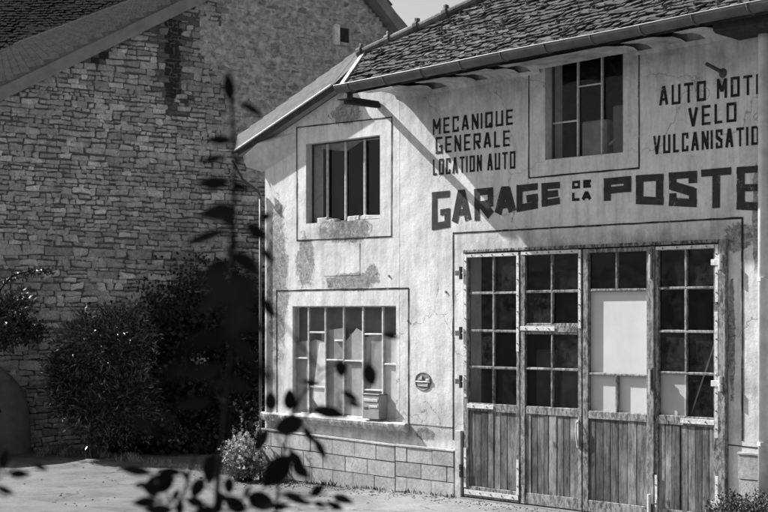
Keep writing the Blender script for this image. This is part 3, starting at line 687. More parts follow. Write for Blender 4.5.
PLQ = fixn(m.build('oval_patch', 'plinth', GR)); PLQ['label'] = 'small oval broken patch of stone and iron in the plaster'
m = MB(); m.box(c0[0] - .12, c0[0] + .13, -.022, -.004, c0[1] - .012, c0[1] + .004, .002, .002, 1.6)
m.prism([(c0[0] - .085, -.006, c0[1] + .02), (c0[0] - .01, -.006, c0[1] + .02), (c0[0] - .01, -.006, c0[1] + .075)], (0, -.012, 0), 1.4)
m.box(c0[0] + .06, c0[0] + .12, -.02, -.004, c0[1] + .012, c0[1] + .035, .002, .002, 1.5); m.box(c0[0] - .09, c0[0] + .09, -.014, -.004, c0[1] - .06, c0[1] - .02, .004, .004, 1.2); fixn(m.build('stone_chip', 'plinth', PLQ))
for p in [(389, 276), (446, 292), (408, 321)]:
    q_ = M(*p); m = MB(); m.tube([(q_[0], .01, q_[1]), (q_[0], -.012, q_[1] + .004)], [.018, .014], 8); m.build('wall_fixing', 'zinc', GR)
# recessed plaster panel under the upper left window
q0 = M(324, 276); q1 = M(360, 243); m = MB(); m.box(q0[0], q1[0], -.004, -.0005, q0[1], q1[1], .001, .004, 1.3); fixn(m.build('plaster_panel', 'plaster', GR))
# ------------------------------------------------------------------ main roof
PT = math.radians(42); EU = Vector((1, 0, GS)); RN = Vector((-GS * math.cos(PT), -math.sin(PT), math.cos(PT))).normalized(); UP = Vector((0, math.cos(PT), math.sin(PT)))
O = Vector((0, YE + .02, ZE + .055))
def onroof(px, py): q_ = hit(px, py, O, RN) - O; q_ = q_ - EU * q_.x + Vector((q_.x, 0, 0)); return q_.x, (q_ - Vector((q_.x, 0, 0))).dot(UP)
v1 = onroof(345, 85.5); v2 = onroof(368, 53); v3a = onroof(372, 47); v4 = onroof(560, -35)
v1 = (v1[0], 0.0)
RP = [v1, v2, v4, (12.5, v4[1]), (12.5, 0)]
def inside(p, poly):
    c = False; j = len(poly) - 1
    for i in range(len(poly)):
        if (poly[i][1] > p[1]) != (poly[j][1] > p[1]) and p[0] < (poly[j][0] - poly[i][0]) * (p[1] - poly[i][1]) / (poly[j][1] - poly[i][1]) + poly[i][0]: c = not c
        j = i
    return c
def R3(u, v, h=0): return O + EU * u + UP * v + RN * h
RP = [(p[0] if p[0] < 12 else 9.0, p[1]) for p in RP]
m = MB(); m.prism([R3(u, v, -.02) for u, v in RP], -RN * .10, .5); RF = fixn(m.build('roof', 'darkwood', GR)); RF['label'] = 'mossy tiled main roof'
def tile_field(poly, fn, tw, ex, u0, u1, v0, v1_, thick=.018, wild=1.0, tl=1.9, umin=-99, stag=True, tv=1.0):
    m = MB(); r = 0; v = v0
    while v < v1_:
        u = u0 - (tw / 2 if r % 2 and stag else 0) + U(-.01, .01)
        sag = 0
        while u < u1:
            if inside((u + tw / 2, v + ex * .5), poly) and u + tw > umin + .04:
                g_ = tw * .03; h0 = thick + .012 + U(-.006, .012) * wild; h1 = .002; dv = U(-.02, .02) * wild; tiltx = U(-.009, .009) * wild; T = 1 + tv * (random.choice([.6, .8, .9, 1, 1, 1.15, 1.4]) * U(.85, 1.15) - 1)
                sagv = noise.noise((u * .5, v * .5, 1)) * .03 * wild
                du = U(-.008, .008) * wild
                a_, b_ = max(umin, u + g_ + du), u + tw - g_ + du; c_, d_ = v + dv, v + ex * tl
                P_ = [fn(a_, c_, h0 + tiltx + sagv), fn(b_, c_, h0 - tiltx + sagv), fn(b_, d_, h1 + sagv), fn(a_, d_, h1 + sagv), fn(a_, c_, h0 - thick + tiltx + sagv), fn(b_, c_, h0 - thick - tiltx + sagv), fn(b_, d_, h1 - thick + sagv), fn(a_, d_, h1 - thick + sagv)]
                m.add(P_, [(0, 1, 2, 3), (4, 5, 1, 0), (5, 6, 2, 1), (7, 4, 0, 3)], T)
            u += tw
        v += ex; r += 1
    return m
m = tile_field(RP, R3, .115, .075, v1[0] - .1, 7.6, -.03, v4[1], .020, 1.05, 2.0); m.build('roof_tiles', 'tile', RF)
# moss cushions and slipped bits
m = MB()
for _ in range(900):
    u, v = U(v1[0], 7.5), U(0, v4[1])
    if inside((u, v), RP) and noise.noise((u * 1.3, v * 1.3, 7)) > -.1:
        r_ = U(.012, .04); c_ = R3(u, v, .03); vs = []
        for i in range(6):
            a_ = i * math.pi / 3; vs.append(c_ + Vector((1, 0, 0)) * r_ * math.cos(a_) * U(.8, 1.5) + UP * r_ * math.sin(a_) * .8 - RN * .01)
        vs.append(c_ + RN * r_ * .7); m.add(vs, [(i, (i + 1) % 6, 6) for i in range(6)], U(.5, 1.6))
tag(m.build('moss', 'leaf', RF), kind='stuff')
# hip with half-round tiles and upright collars
A_, B_ = R3(*v2, .03), R3(*v4, .03); dirh = (B_ - A_); Lh = dirh.length; dirh.normalize()
jp = [onroof(x, y) for x, y in ((366, 49), (393, 36.5), (421, 25), (450, 12.5), (480, -1))]
js = [((R3(*p) - A_).dot(dirh)) for p in jp]; step = (js[3] - js[0]) / 3
m = MB(); mc = MB(); s0 = js[0] - .02; i = 0
while s0 < Lh - .2:
    a_ = A_ + dirh * s0; b_ = A_ + dirh * (s0 + step); sg = U(-.01, .01); T = U(.7, 1.4)
    m.tube([a_ + Vector((0, 0, .0)), b_ + Vector((0, 0, .01))], [.062, .055], 12, T)
    up = Vector((0, 0, 1)); mc = MB(); mc.tube([a_ - dirh * .03, a_ + dirh * .03], [.085, .085], 12, U(.6, 1.3)); mc.box(-.025, .025, -.03, .03, 0.03, .125, .008, .006, 1.0, fr=lambda p, a_=a_: a_ + p); mc.build('hip_collar', 'ridge', RF)
    s0 += step; i += 1
m.build('hip_tile', 'ridge', RF, smooth=False)
# hidden back slopes
m = MB(); top = R3(*v4, 0); topr = R3(9.0, v4[1], 0); e2 = R3(*v2, 0)
m.prism([e2, top, Vector((v2[0] - .2, 7.3, 3.7)), Vector((v2[0] - .2, e2.y + .4, e2.z - .5))], (0, 0, -.08)); m.prism([top, topr, Vector((9.0, 7.4, 4.2)), Vector((v2[0] - .2, 7.4, 3.7))], (0, 0, -.08)); fixn(m.build('back_slope', 'darkwood', RF))
# bright verge flashing on the short left edge
m = MB(); m.prism([R3(v1[0] - .04, -.02, .05), R3(v1[0] + .03, -.02, .05), R3(v2[0] + .0, v2[1] + .02, .05), R3(v2[0] - .06, v2[1] + .02, .05)], -RN * .09); fixn(m.build('verge_flashing', 'zinc_edge', RF))
# gutter
m = MB(); me_ = MB(); gx0 = v1[0] - .02; yc, zc, gr = YE - .05, ZE + .05, .085; n_ = 12; xs_ = [gx0 + i * .4 for i in range(25)]; vs = []; fs = []
wav = lambda x: noise.noise((x * .6, 2, 0)) * .014 + GS * x
for x in xs_:
    for j in range(n_ + 1):
        a_ = math.pi + math.pi * j / n_; vs.append((x, yc + gr * math.cos(a_) * 1.0, zc + wav(x) + gr * math.sin(a_)))
for x in xs_:
    for j in range(n_ + 1):
        a_ = math.pi + math.pi * j / n_; vs.append((x, yc + (gr - .004) * math.cos(a_), zc + wav(x) + (gr - .004) * math.sin(a_)))
nn_ = (n_ + 1); tot = len(xs_) * nn_
for o_ in (0, tot):
    for i in range(len(xs_) - 1):
        for j in range(n_): a_ = o_ + i * nn_ + j; fs.append((a_, a_ + 1, a_ + nn_ + 1, a_ + nn_))
fs.append(tuple(range(nn_)))
m.add(vs, fs); GT = m.build('gutter', 'zinc', GR, smooth=False)
me_.tube([(x, yc - gr, zc + wav(x) + .003) for x in xs_], .0045, 8); me_.build('gutter_bead', 'zinc_edge', GT)
for i in range(0, 11):
    m = MB(); x = gx0 + .25 + i * .62; m.tube([(x, yc + (gr + .004) * math.cos(math.pi + math.pi * j / 8), zc + wav(x) + (gr + .004) * math.sin(math.pi + math.pi * j / 8)) for j in range(9)], .010, 6); m.build('gutter_bracket', 'zinc', GT)
# plaster cove under the eave, broken away in places
m = MB(); gaps = [M(430, 76, -.2)[0], M(473, 70, -.2)[0], M(515, 61, -.2)[0], M(686, 31, -.2)[0], M(636, 42, -.2)[0]]
x = .02; dxx = .06
prof = [(0.001, 4.855), (-.03, 4.90), (-.12, 4.925), (-.26, 4.925), (-.44, 4.895), (-.58, 4.885)]
while x < 4.92:
    gp = any(abs(x + dxx / 2 - g_) < .10 for g_ in gaps)
    for j in range(len(prof) - 1):
        if gp and j >= 1 and (j <= 4): continue
        if A3[0] - .1 < x < A3[1] + .05 and j < 1: continue
        w0 = [noise.noise((x * 2, j * 1.0, 0)) * .012, noise.noise(((x + dxx) * 2, j * 1.0, 0)) * .012, noise.noise(((x + dxx) * 2, j + 1.0, 0)) * .012, noise.noise((x * 2, j + 1.0, 0)) * .012]
        (ya, za), (yb, zb) = prof[j], prof[j + 1]
        w0 = [w_ + GS * x - .03 for w_ in w0]; m.quad((x, ya, za + w0[0]), (x + dxx, ya, za + w0[1]), (x + dxx, yb, zb + w0[2]), (x, yb, zb + w0[3]))
    x += dxx
m.build('eave_cove', 'plaster', GR)
x = .35
while x < 7.4:
    m = MB(); m.box(x, x + .09, -.56, -.01, 4.93 + GS * x, 5.0 + GS * x, .006, .004, U(.7, 1.2)); m.build('rafter_end', 'darkwood', GR); x += .62
m = MB(); m.box(4.96, 5.75, -.50, -.012, M(745, 33, -.3)[1], 5.03, .03, .012, .5); fixn(m.build('eave_shade_block', 'soot_shade', GR))  # dark block paints the shaded hole where the cove is missing
# downpipe at the right
pc = M(763.5, 200, -.13)[0]; m = MB(); ztop = M(763, 38, -.13)[1]
m.tube([(pc, -.13, .02), (pc, -.13, ztop - .02), (pc, -.13, ztop + .12)], .052, 14); DP = m.build('downpipe', 'pipe', GR, smooth=True)
each('pipe_collar', 'pipe', DP, [lambda m_, z=z: m_.tube([(pc, -.13, z), (pc, -.13, z + .035)], .060, 14) for z in (.9, 2.5, 4.0)])
# ------------------------------------------------------------------ annex roof edge on the left
ym = YM
lo0, lo1, lo2 = [Vector((M(*p, ym)[0], ym, M(*p, ym)[1])) for p in ((237, 153), (333.5, 87.5), (343, 82))]
d_ = (lo1 - lo0).normalized(); up_ = Vector((-d_.z * .0, .72, .69)); nn = d_.cross(up_).normalized()
up_ = nn.cross(d_) * -1 if nn.cross(d_).z < 0 else nn.cross(d_)
hp = lambda px, py: hit(px, py, lo0, nn)
h0, h1, h2 = hp(240, 137.5), hp(362, 50.5), hp(369, 54)
e0 = lo0 
strip_poly = [lo0, lo1, h2, h1, h0]
sgn = 1 if nn.y < 0 else -1; nn_o = nn * sgn
m = MB(); m.prism([p + nn_o * .03 for p in strip_poly], -nn_o * .07); AR = fixn(m.build('annex_roof', 'verge', GR)); AR['label'] = 'narrow sloping verge of tiles over the left gable end'
# overlapping verge tiles
m = MB(); n_ = 9
for i in range(n_):
    a_, b_ = lo0.lerp(lo1, i / n_), lo0.lerp(lo1, (i + 1.06) / n_); c_, e_ = h0.lerp(h1, (i + 1.06) / n_), h0.lerp(h1, i / n_)
    if i == n_ - 1: b_ = lo1; c_ = h1
    o1, o2 = nn_o * U(.045, .052), nn_o * .034
    m.prism([a_ + o1, b_ + o2, c_ + o2, e_ + o1], -nn_o * .012, U(.8, 1.2))
fixn(m.build('verge_tile', 'verge', AR))
m = MB(); m.tube([lo0 + nn_o * .045, lo1 + nn_o * .045], .013, 8); m.build('verge_trim', 'zinc_edge', AR)
# roof body behind, falling to the left
bk = Vector((0, 6.5, 0)); m = MB(); m.prism([h0, h1, h1 + bk, h0 + bk], (0, 0, -.1)); fixn(m.build('roof_slab', 'tile2', AR))
# soffit from verge to wall
m = MB(); wa = Vector((lo0.x + .05, 0.0, lo0.z - .02)); wb = Vector((lo1.x + .15, 0.0, lo1.z + .02))
m.prism([lo0 + Vector((0, .01, -.01)), lo1 + Vector((0, .01, -.01)), wb, wa], (0, 0, .03)); fixn(m.build('soffit', 'barge', AR))
# plastered kneeler under the verge
K = [Vector((*(lambda q: (q[0], 0.0, q[1]))(M(262.5, 172)),)), Vector((*(lambda q: (q[0], 0.0, q[1]))(M(296, 151)),))]
def MV(px, py, y): q_ = M(px, py, y); return Vector((q_[0], y, q_[1]))
k0 = MV(262.5, 172, -.001); k1 = MV(296, 151, -.001); k2 = MV(272, 141, -.11); k3 = MV(257, 146, -.12); k4 = MV(243, 158, -.12); k5 = MV(246, 166.5, -.11)
upv = Vector((0, .0, .12)); m = MB()
m.add([k0, k1, k2, k3, k4, k5, k0 + Vector((0, .0, .45)), k1 + Vector((0, 0, .25)), k3 + upv * .3, k4 + upv * .2], [(0, 1, 2), (0, 2, 3), (0, 3, 4), (0, 4, 5), (1, 7, 2), (2, 7, 8, 3), (3, 8, 9, 4), (6, 0, 5), (6, 5, 4, 9), (6, 9, 8, 7), (6, 7, 1, 0)])
fixn(m.build('kneeler', 'trim', GR))
# pipe and bracket at the left corner
xq = XL - .05; m = MB(); zt = M(266, 190)[1]
m.tube([(xq - .42, -.2, zt + .42), (xq - .25, -.16, zt + .15), (xq - .03, -.05, zt - .02), (xq, -.04, zt - .12)], .022, 8); m.build('pipe_bend', 'metal_dark', GR)
m = MB(); m.tube([(xq, -.04, zt - .1), (xq, -.04, -.1)], .018, 10); m.build('corner_pipe', 'zinc', GR, smooth=True)
# corner timber at the junction of both roofs
m = MB(); m.box(-.35, -.27, -.56, -.002, 4.75, 4.84, .012, .008, .9); fixn(m.build('corner_bracket', 'soot_shade', GR))
m = MB(); m.box(-.42, -.22, -.60, -.50, 4.80, 4.90, .012, .008, .9); fixn(m.build('corner_timber', 'darkwood', GR))
# ------------------------------------------------------------------ stone house
SP = D(20, 312, 25); SP.z = 0; SA = math.radians(82.65)
SR = Matrix.Rotation(SA, 3, 'Z')
def S3(s, y, z): return SP + SR @ Vector((s, y, z))
SN = SR @ Vector((0, -1, 0))
def Spx(px, py, y=0.0):
    q_ = hit(px, py, S3(0, y, 0), SN) - SP; r_ = SR.inverted() @ q_; return r_.x, r_.z
SH = empty('stone_house', SP, 'tall old rubble stone house with tiled gable roof behind the shrubs', 'house', rz=SA)
def sbuild(m, name, mat, parent=SH, smooth=False): return m.build(name, mat, parent, smooth=smooth)   # local coordinates of the house
pk = Spx(323, -56); l0 = Spx(0, 100); l1 = Spx(200, 3); lsl = (l1[1] - l0[1]) / (l1[0] - l0[0])
r0 = Spx(366, 0); r1 = Spx(391, 33); rsl = (r1[1] - r0[1]) / (r1[0] - r0[0])
S_L = -.45; zl = lambda s: l0[1] + lsl * (s - l0[0]); zr = lambda s: r0[1] + rsl * (s - r0[0])
pks = (r0[1] - rsl * r0[0] - l0[1] + lsl * l0[0]) / (lsl - rsl); pkz = zl(pks); S_R = 10.0
topz = lambda s: zl(s) if s < pks else zr(s)
m = MB(); poly = [(S_L, -.4), (S_R, -.4), (S_R, zr(S_R)), (pks, pkz), (S_L, zl(S_L))]
m.prism([(s, 0, z) for s, z in poly], (0, 10, 0)); fixn(sbuild(m, 'wall', 'mortar'))
wx0, wz1 = Spx(335, 26); wx1, wz0 = Spx(347, 44)
dk = [(Spx(166, 20)[0], Spx(180, 20)[0], Spx(172, 98)[1], 9.5), (*(lambda a, b: (a[0], b[0], b[1], a[1]))(Spx(99, 51), Spx(108, 60)),), (*(lambda a, b: (a[0], b[0], b[1], a[1]))(Spx(91, 57), Spx(99, 64)),)]
stn = MB(); sml = MB(); z = -.25
def stone(m, x0, x1, z0, z1, pr, T, ch=.02):
    g_ = U(.004, .012); j = min(.034, (z1 - z0) * .22)
    c = [(x0 + g_, z0 + g_), (x1 - g_, z0 + g_), (x1 - g_, z1 - g_), (x0 + g_, z1 - g_)]
    c = [(a_ + U(-j, j) * .9, b_ + U(-j, j)) for a_, b_ in c]
    # rounded outline: 3 points per corner
    cx, cz = (x0 + x1) / 2, (z0 + z1) / 2; ring = []
    for i in range(4):
        a_, p_, n_2 = c[i], c[i - 1], c[(i + 1) % 4]; r_ = U(.05, .16) * (z1 - z0)
        def tow(a, b, r):
            L_ = math.hypot(b[0] - a[0], b[1] - a[1]); return (a[0] + (b[0] - a[0]) * r / L_, a[1] + (b[1] - a[1]) * r / L_)
        ring.append(tow(a_, p_, r_)); ring.append(tow(a_, n_2, r_))
        mx_, mz_ = (a_[0] + n_2[0]) / 2, (a_[1] + n_2[1]) / 2; ring.append((mx_ + U(-.3, .3) * j, mz_ + U(-.4, .4) * j))
    n_ = len(ring); tl_, tt = U(-.012, .012), U(-.010, .010)
    def yy(x, z_, k_): return -pr * k_ + tl_ * (x - cx) / (x1 - x0) * 2 + tt * (z_ - cz) / (z1 - z0) * 2
    vs = [(x, .01, z_) for x, z_ in ring] + [(x, yy(x, z_, .7), z_) for x, z_ in ring] + [(cx + (x - cx) * (1 - ch / (x1 - x0) * 2), yy(x, z_, 1) + U(-.004, .004), cz + (z_ - cz) * (1 - ch / (z1 - z0) * 1.6)) for x, z_ in ring] + [(cx, -pr - U(0, .012), cz)]
    fs = [(i, (i + 1) % n_, n_ + (i + 1) % n_, n_ + i) for i in range(n_)] + [(n_ + i, n_ + (i + 1) % n_, 2 * n_ + (i + 1) % n_, 2 * n_ + i) for i in range(n_)] + [(2 * n_ + i, 2 * n_ + (i + 1) % n_, 3 * n_) for i in range(n_)]
    m.add(vs, fs, T)
def rub(s, z_): return s > 4.1 - (z_ - 5) * .25 + noise.noise((s, z_, 3)) * 1.2 and z_ > 4.6 + noise.noise((s * .7, 5, 0)) * .6
def skip(x0, x1, z0, z1):
    cx, cz = (x0 + x1) / 2, (z0 + z1) / 2
    if cz > topz(cx) - .0 or z0 > topz(x0) + .05 and z0 > topz(x1) - .05 or min(topz(x0), topz(x1)) < z1 - .13: return True
    if wx0 - .08 < (x0 + x1) / 2 < wx1 + .06 and wz0 - .08 < (z0 + z1) / 2 < wz1 + .06: return True
    for a_, b_, c_, d__ in dk:
        if a_ - .02 < cx < b_ + .02 and c_ < cz < d__: return True
    return False
while z < 9.3:
    h = random.choice([.06, .07, .08, .09, .10, .11, .13, .17]) if z < 4.2 else random.choice([.06, .07, .08, .09, .10, .12])
    x = S_L + U(-.1, 0)
    while x < 8.6:
        wv = noise.noise((x * .35, z * .5, 0)) * .05
        bigz = (x < 2.2 and z < 4.2)
        w_ = h * U(1.0, 3.4) * (1.25 if bigz and h > .15 else 1)
        w_ = max(.09, min(w_, .5)); x1_ = x + w_; z0_ = z + wv; z1_ = z0_ + h; T = random.choice([.75, .85, .95, 1, 1, 1.05, 1.12, 1.4]) * U(.92, 1.08); pr = U(.018, .045)
        if dk[0][0] - .22 < (x + x1_) / 2 < dk[0][1] + .22 and z > dk[0][2] - .35 and rnd() < .7: T *= U(.2, .6)
        rb = rub((x + x1_) / 2, z)
        if rb:
            n2 = max(1, int(w_ / .16)); hh = 2 if h > .13 else 1
            for i in range(n2):
                for jj in range(hh):
                    if rnd() < .86:
                        a_, b_, c_, e_ = x + w_ * i / n2, x + w_ * (i + 1) / n2, z0_ + h * jj / hh, z0_ + h * (jj + 1) / hh; q_ = .022
                        if not skip(a_, b_, c_, e_): stone(sml, a_ + U(0, q_), b_ - U(0, q_), c_ + U(0, q_), e_ - U(0, q_), U(.012, .035), U(.55, 1.15), .03)
        else:
            if h >= .13 and rnd() < .25:      # split into two thin ones
                f_ = U(.4, .6)
                for c_, e_ in ((z0_, z0_ + h * f_), (z0_ + h * f_, z1_)):
                    if not skip(x, x1_, c_, e_): stone(stn, x, x1_, c_, e_, U(.028, .05), T * U(.85, 1.15))
            elif not skip(x, x1_, z0_, z1_): stone(stn, x, x1_, z0_, z1_, pr, T)
        x = x1_
    z += h
sbuild(stn, 'masonry', 'stone'); sbuild(sml, 'rubble_masonry', 'stone')
# rough flush mortar where the wall is rubble
m = MB(); nx_, nz_ = 70, 70; S0, S1, Z0, Z1 = 3.4, 9.6, 4.2, 9.2; vs = []; fs = []; okv = {}
for i in range(nx_):
    for j in range(nz_):
        s = S0 + (S1 - S0) * i / nx_; z_ = Z0 + (Z1 - Z0) * j / nz_; ds, dz = (S1 - S0) / nx_, (Z1 - Z0) / nz_
        if not rub(s, z_) or z_ + dz > topz(s) or z_ + dz > topz(s + ds) or False: continue
        f_ = lambda a, b: (a, -.008 - abs(noise.noise((a * 4, b * 5, 1))) * .03, b)
        m.quad(f_(s, z_), f_(s + ds, z_), f_(s + ds, z_ + dz), f_(s, z_ + dz), U(.8, 1.2))
sbuild(m, 'mortar_coat', 'mortar_rough')
# sooty scar with ragged stones
m = MB()
for a_, b_, c_, d__ in dk[:1]:
    z_ = c_
    while z_ < min(zl((a_ + b_) / 2), d__) - .1:
        h = U(.05, .13); x = a_ - U(0, .04)
        while x < b_:
            w_ = U(.06, .18); xe = min(x + w_, b_ + U(0, .05)); stone(m, x, max(xe, x + .05), z_, z_ + h, U(.005, .03), U(.4, 1.8)); x = xe
        z_ += h
sbuild(m, 'sooty_scar', 'soot_shade')
m = MB()
for a_, b_, c_, d__ in dk[1:]: m.box(a_, b_, -.004, -.001, c_, d__)  # flat dark plates paint the shade inside two wall holes
sbuild(m, 'beam_socket_shade', 'soot_shade')
# little attic window
m = MB(); fw = .05
m.box(wx0 - .07, wx0 + .05, -.10, .0, wz0 - .05, wz1 + .02, .01, .006, 1.9); m.box(wx1 - .0, wx1 + .04, -.09, .0, wz0 - .05, wz1 + .02, .01, .006, .9); m.box(wx0 + .05, wx1, -.095, 0, wz0 - .05, wz0 + .01, .01, .006, .9); m.box(wx0 + .05, wx1, -.095, 0, wz1 - .03, wz1 + .03, .01, .006, .8)
SW = fixn(sbuild(m, 'window', 'stone')); SW['label'] = 'tiny attic window opening'
m = MB(); m.box(wx0 + .05, wx1, -.062, -.04, wz0 + .01, wz1 - .03); sbuild(m, 'opening_shade', 'soot_shade', SW)  # dark plate paints the shade of the window hole
# buttress mound at the far left foot
m = MB(); prf = [Spx(0, 364, -.5), Spx(13, 375, -.5), Spx(24, 387, -.5), Spx(30, 402, -.5), Spx(33, 425, -.5), Spx(34, 444, -.5)]
prf = [(-2.2, prf[0][1] + .5), (-1.2, prf[0][1] + .3)] + prf[:-1] + [(prf[-1][0], -.4), (-2.2, -.4)]
m.prism([(s, -.5, z_) for s, z_ in prf], (0, .49, 0)); bo = sbuild(m, 'buttress', 'butt'); fixn(bo)
bv = bo.modifiers.new('bevel', 'BEVEL'); bv.width = .12; bv.segments = 4
# roofs: slab, courses of tiles, dark barge boards
def sroof(sa, za, sb, zb, left):
    sl = (zb - za) / (sb - sa); Ls = math.hypot(sb - sa, zb - za); uv = Vector(((sb - sa) / Ls, 0, (zb - za) / Ls)); nv = Vector((-uv.z, 0, uv.x)) if left else Vector((uv.z, 0, -uv.x))
    if nv.z < 0: nv = -nv
    base = Vector((sa, -.28, za)); th = .20
    m = MB(); m.prism([base + nv * 0.0, base + uv * Ls, base + uv * Ls + nv * th, base + nv * th], (0, 15.6 if left else 10.5, 0), .6); R_ = fixn(sbuild(m, 'roof', 'barge')); R_['label'] = ('left' if left else 'right') + ' slope of the stone house roof'
    fn = lambda u, v, h: base + Vector((0, u, 0)) + uv * v + nv * (th + h)
    pl = [(0, 0), (10.5, 0), (10.5, Ls), (0, Ls)]
    if left: m = tile_field([(-.5, 0), (15.5, 0), (15.5, Ls), (-.5, Ls)], fn, .34, .30, -.34, 15.4, 0, Ls, .085, .05, 1.25, -.02, False, .3)
    else: m = tile_field(pl, fn, .4, .3, .0, 10.4, 0, Ls, .03, .8)
    sbuild(m, 'roof_tiles', 'tile2', R_); return R_, base + uv * Ls + nv * th
RL, tp = sroof(-.62, zl(-.62), pks, pkz, True)
RR, tp2 = sroof(10.4, zr(10.4), pks, pkz, False)
m = MB()
for i in range(38): m.tube([tp + Vector((.02, i * .4, -.02)), tp + Vector((.02, i * .4 + .42, 0))], [.13, .12], 10, U(.15, .35))
sbuild(m, 'ridge_tile', 'tile3', RL)
# ------------------------------------------------------------------ dark roofed house beyond the ridge
DH = D(40, 312, 46); DH.z = -.3
dang = math.atan2(RT.y, RT.x) - .10
DHo = empty('dark_roofed_house', DH, 'far house with large dark slate roof rising beyond the stone house ridge', 'house', rz=dang)
m = MB(); m.box(-13, 8, 0, 9, 0, 6.5); m.build('wall', 'mortar_rough', DHo)
fn = lambda u, v, h: Vector((-13.5 + u, -.6 + v * .74, 6.2 + v * .67)) + Vector((0, -.67, .74)) * h
m = MB(); m.prism([fn(0, 0, 0), fn(22, 0, 0), fn(22, 14, 0), fn(0, 14, 0)], (0, .1, -.2)); DR = fixn(m.build('roof', 'tile3', DHo))
m = tile_field([(0, 0), (22, 0), (22, 14), (0, 14)], fn, .22, .17, 0, 22, 0, 13.9, .03, 1.4); m.build('roof_tiles', 'tile3', DR)
m = MB(); m.prism([fn(0, 14, 0), fn(22, 14, 0), Vector((8.5, 20, 6.2)), Vector((-13.5, 20, 6.2))], (0, 0, -.2)); fixn(m.build('back_slope', 'tile3', DR))
# ------------------------------------------------------------------ vegetation
def rv(): 
    while True:
        v = Vector((U(-1, 1), U(-1, 1), U(-1, 1)))
        if .05 < v.length < 1: return v.normalized()
def cloud(m, c, r, n, L, w_, hollow=.35, tone=(.6, 1.5), up=.3, away=.6, seg=0):
    for _ in range(n):
        d = rv(); q_ = (hollow + (1 - hollow) * rnd() ** .6); k_ = 1 + .34 * noise.noise(d * 2.0 + Vector(c)) + .34 * noise.noise(d * 5.0 + Vector(c))
        p = Vector(c) + Vector((d.x * r[0], d.y * r[1], d.z * r[2])) * q_ * k_
        if p.z < .0 - .12: continue
        ld = (d * away + rv() * .8 + Vector((0, 0, up))).normalized(); s_ = U(.5, 1.35)
        m.leaf(p, ld, rv() + Vector((0, 0, .6)), L * s_, w_ * s_, U(*tone), seg=seg)
def stems(m, base, c, r, n, rad=.014):
    for _ in range(n):
        d = rv(); e = Vector(c) + Vector((d.x * r[0], d.y * r[1], abs(d.z) * r[2])) * U(.5, .9); b = Vector(base) + Vector((U(-.1, .1), U(-.1, .1), 0)); mi = b.lerp(e, .5) + Vector((U(-.1, .1), U(-.1, .1), .1))
        m.tube([b, mi, e], [rad, rad * .7, rad * .3], 6)
# laurel-like shrub (two lobes, long glossy leaves)
b0 = G(92, 459, -.12); S1 = empty('laurel_shrub', b0, 'rounded shrub with long glossy leaves in front of the stone wall', 'shrub')
P0 = lambda px, py, off=0: hit(px, py, b0, FW)
def rel(p, b): return Vector(p) - Vector(b)
m = MB()
for px, py, rx, rz, n in [(94, 350, .56, .62, 4200), (66, 374, .32, .40, 2000), (74, 398, .36, .36, 1800), (104, 405, .66, .62, 3600), (120, 345, .55, .66, 3000), (128, 400, .5, .7, 2200)]:
    cloud(m, rel(P0(px, py), b0), (rx, rx, rz), n, .098, .026, .4, (.5, 1.8), .15, .9)
m.build('leaves', 'leaf', S1); m = MB(); stems(m, (0, 0, 0), (0, 0, .9), (.6, .6, .8), 16); m.build('branches', 'bark', S1)
# big dark ivy-covered thicket
b1 = G(200, 459, -.1) + Vector((-.9, .5, 0)); S2 = empty('dark_thicket', b1, 'large dark thicket of ivy filling the corner between stone house and garage', 'thicket')
m = MB(); P1 = lambda px, py: hit(px, py, b1, FW)
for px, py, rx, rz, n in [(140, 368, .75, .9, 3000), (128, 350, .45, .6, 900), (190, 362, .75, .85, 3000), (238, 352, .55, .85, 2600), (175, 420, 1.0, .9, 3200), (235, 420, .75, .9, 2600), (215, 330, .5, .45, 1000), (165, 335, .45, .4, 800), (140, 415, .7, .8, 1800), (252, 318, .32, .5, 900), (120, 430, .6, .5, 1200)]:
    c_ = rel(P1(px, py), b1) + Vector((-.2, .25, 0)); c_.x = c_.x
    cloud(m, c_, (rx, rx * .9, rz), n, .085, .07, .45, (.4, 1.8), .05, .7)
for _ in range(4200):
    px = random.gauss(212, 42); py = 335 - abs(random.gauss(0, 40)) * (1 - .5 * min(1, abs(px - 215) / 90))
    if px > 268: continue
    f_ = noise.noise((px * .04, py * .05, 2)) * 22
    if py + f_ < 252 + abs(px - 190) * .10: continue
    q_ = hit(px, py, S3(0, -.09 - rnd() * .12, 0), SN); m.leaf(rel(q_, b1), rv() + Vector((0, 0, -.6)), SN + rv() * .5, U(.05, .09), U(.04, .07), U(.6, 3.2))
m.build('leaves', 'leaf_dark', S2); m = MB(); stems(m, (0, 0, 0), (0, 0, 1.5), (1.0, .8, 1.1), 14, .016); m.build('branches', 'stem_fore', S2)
# plant spilling over the buttress
b2 = D(8, 330, 24.1); b2.z = .0; S3_ = empty('overhanging_bush', b2, 'dark leafy bush spilling over the mound at the left edge', 'bush')
m = MB(); P2 = lambda px, py: rel(hit(px, py, b2, FW), b2)
cloud(m, P2(2, 322), (.62, .4, .42), 2600, .09, .05, .3, (.5, 2.0), .1, .7); cloud(m, P2(30, 332), (.25, .3, .2), 500, .09, .045, .2, (.5, 2.2))
cloud(m, P2(20, 300), (.25, .3, .16), 260, .09, .04, .2, (.8, 2.2))
m.build('leaves', 'leaf', S3_)
m = MB(); m.tube([P2(-8, 345), P2(0, 290), P2(12, 276), P2(30, 271), P2(52, 272)], [.022, .018, .014, .010, .006], 8); m.tube([(-.3, .3, 0), P2(-14, 380), P2(-8, 345)], [.03, .025, .02], 8)
for _ in range(60):
    pass
m.build('branches', 'stem_fore', S3_)
m = MB(); 
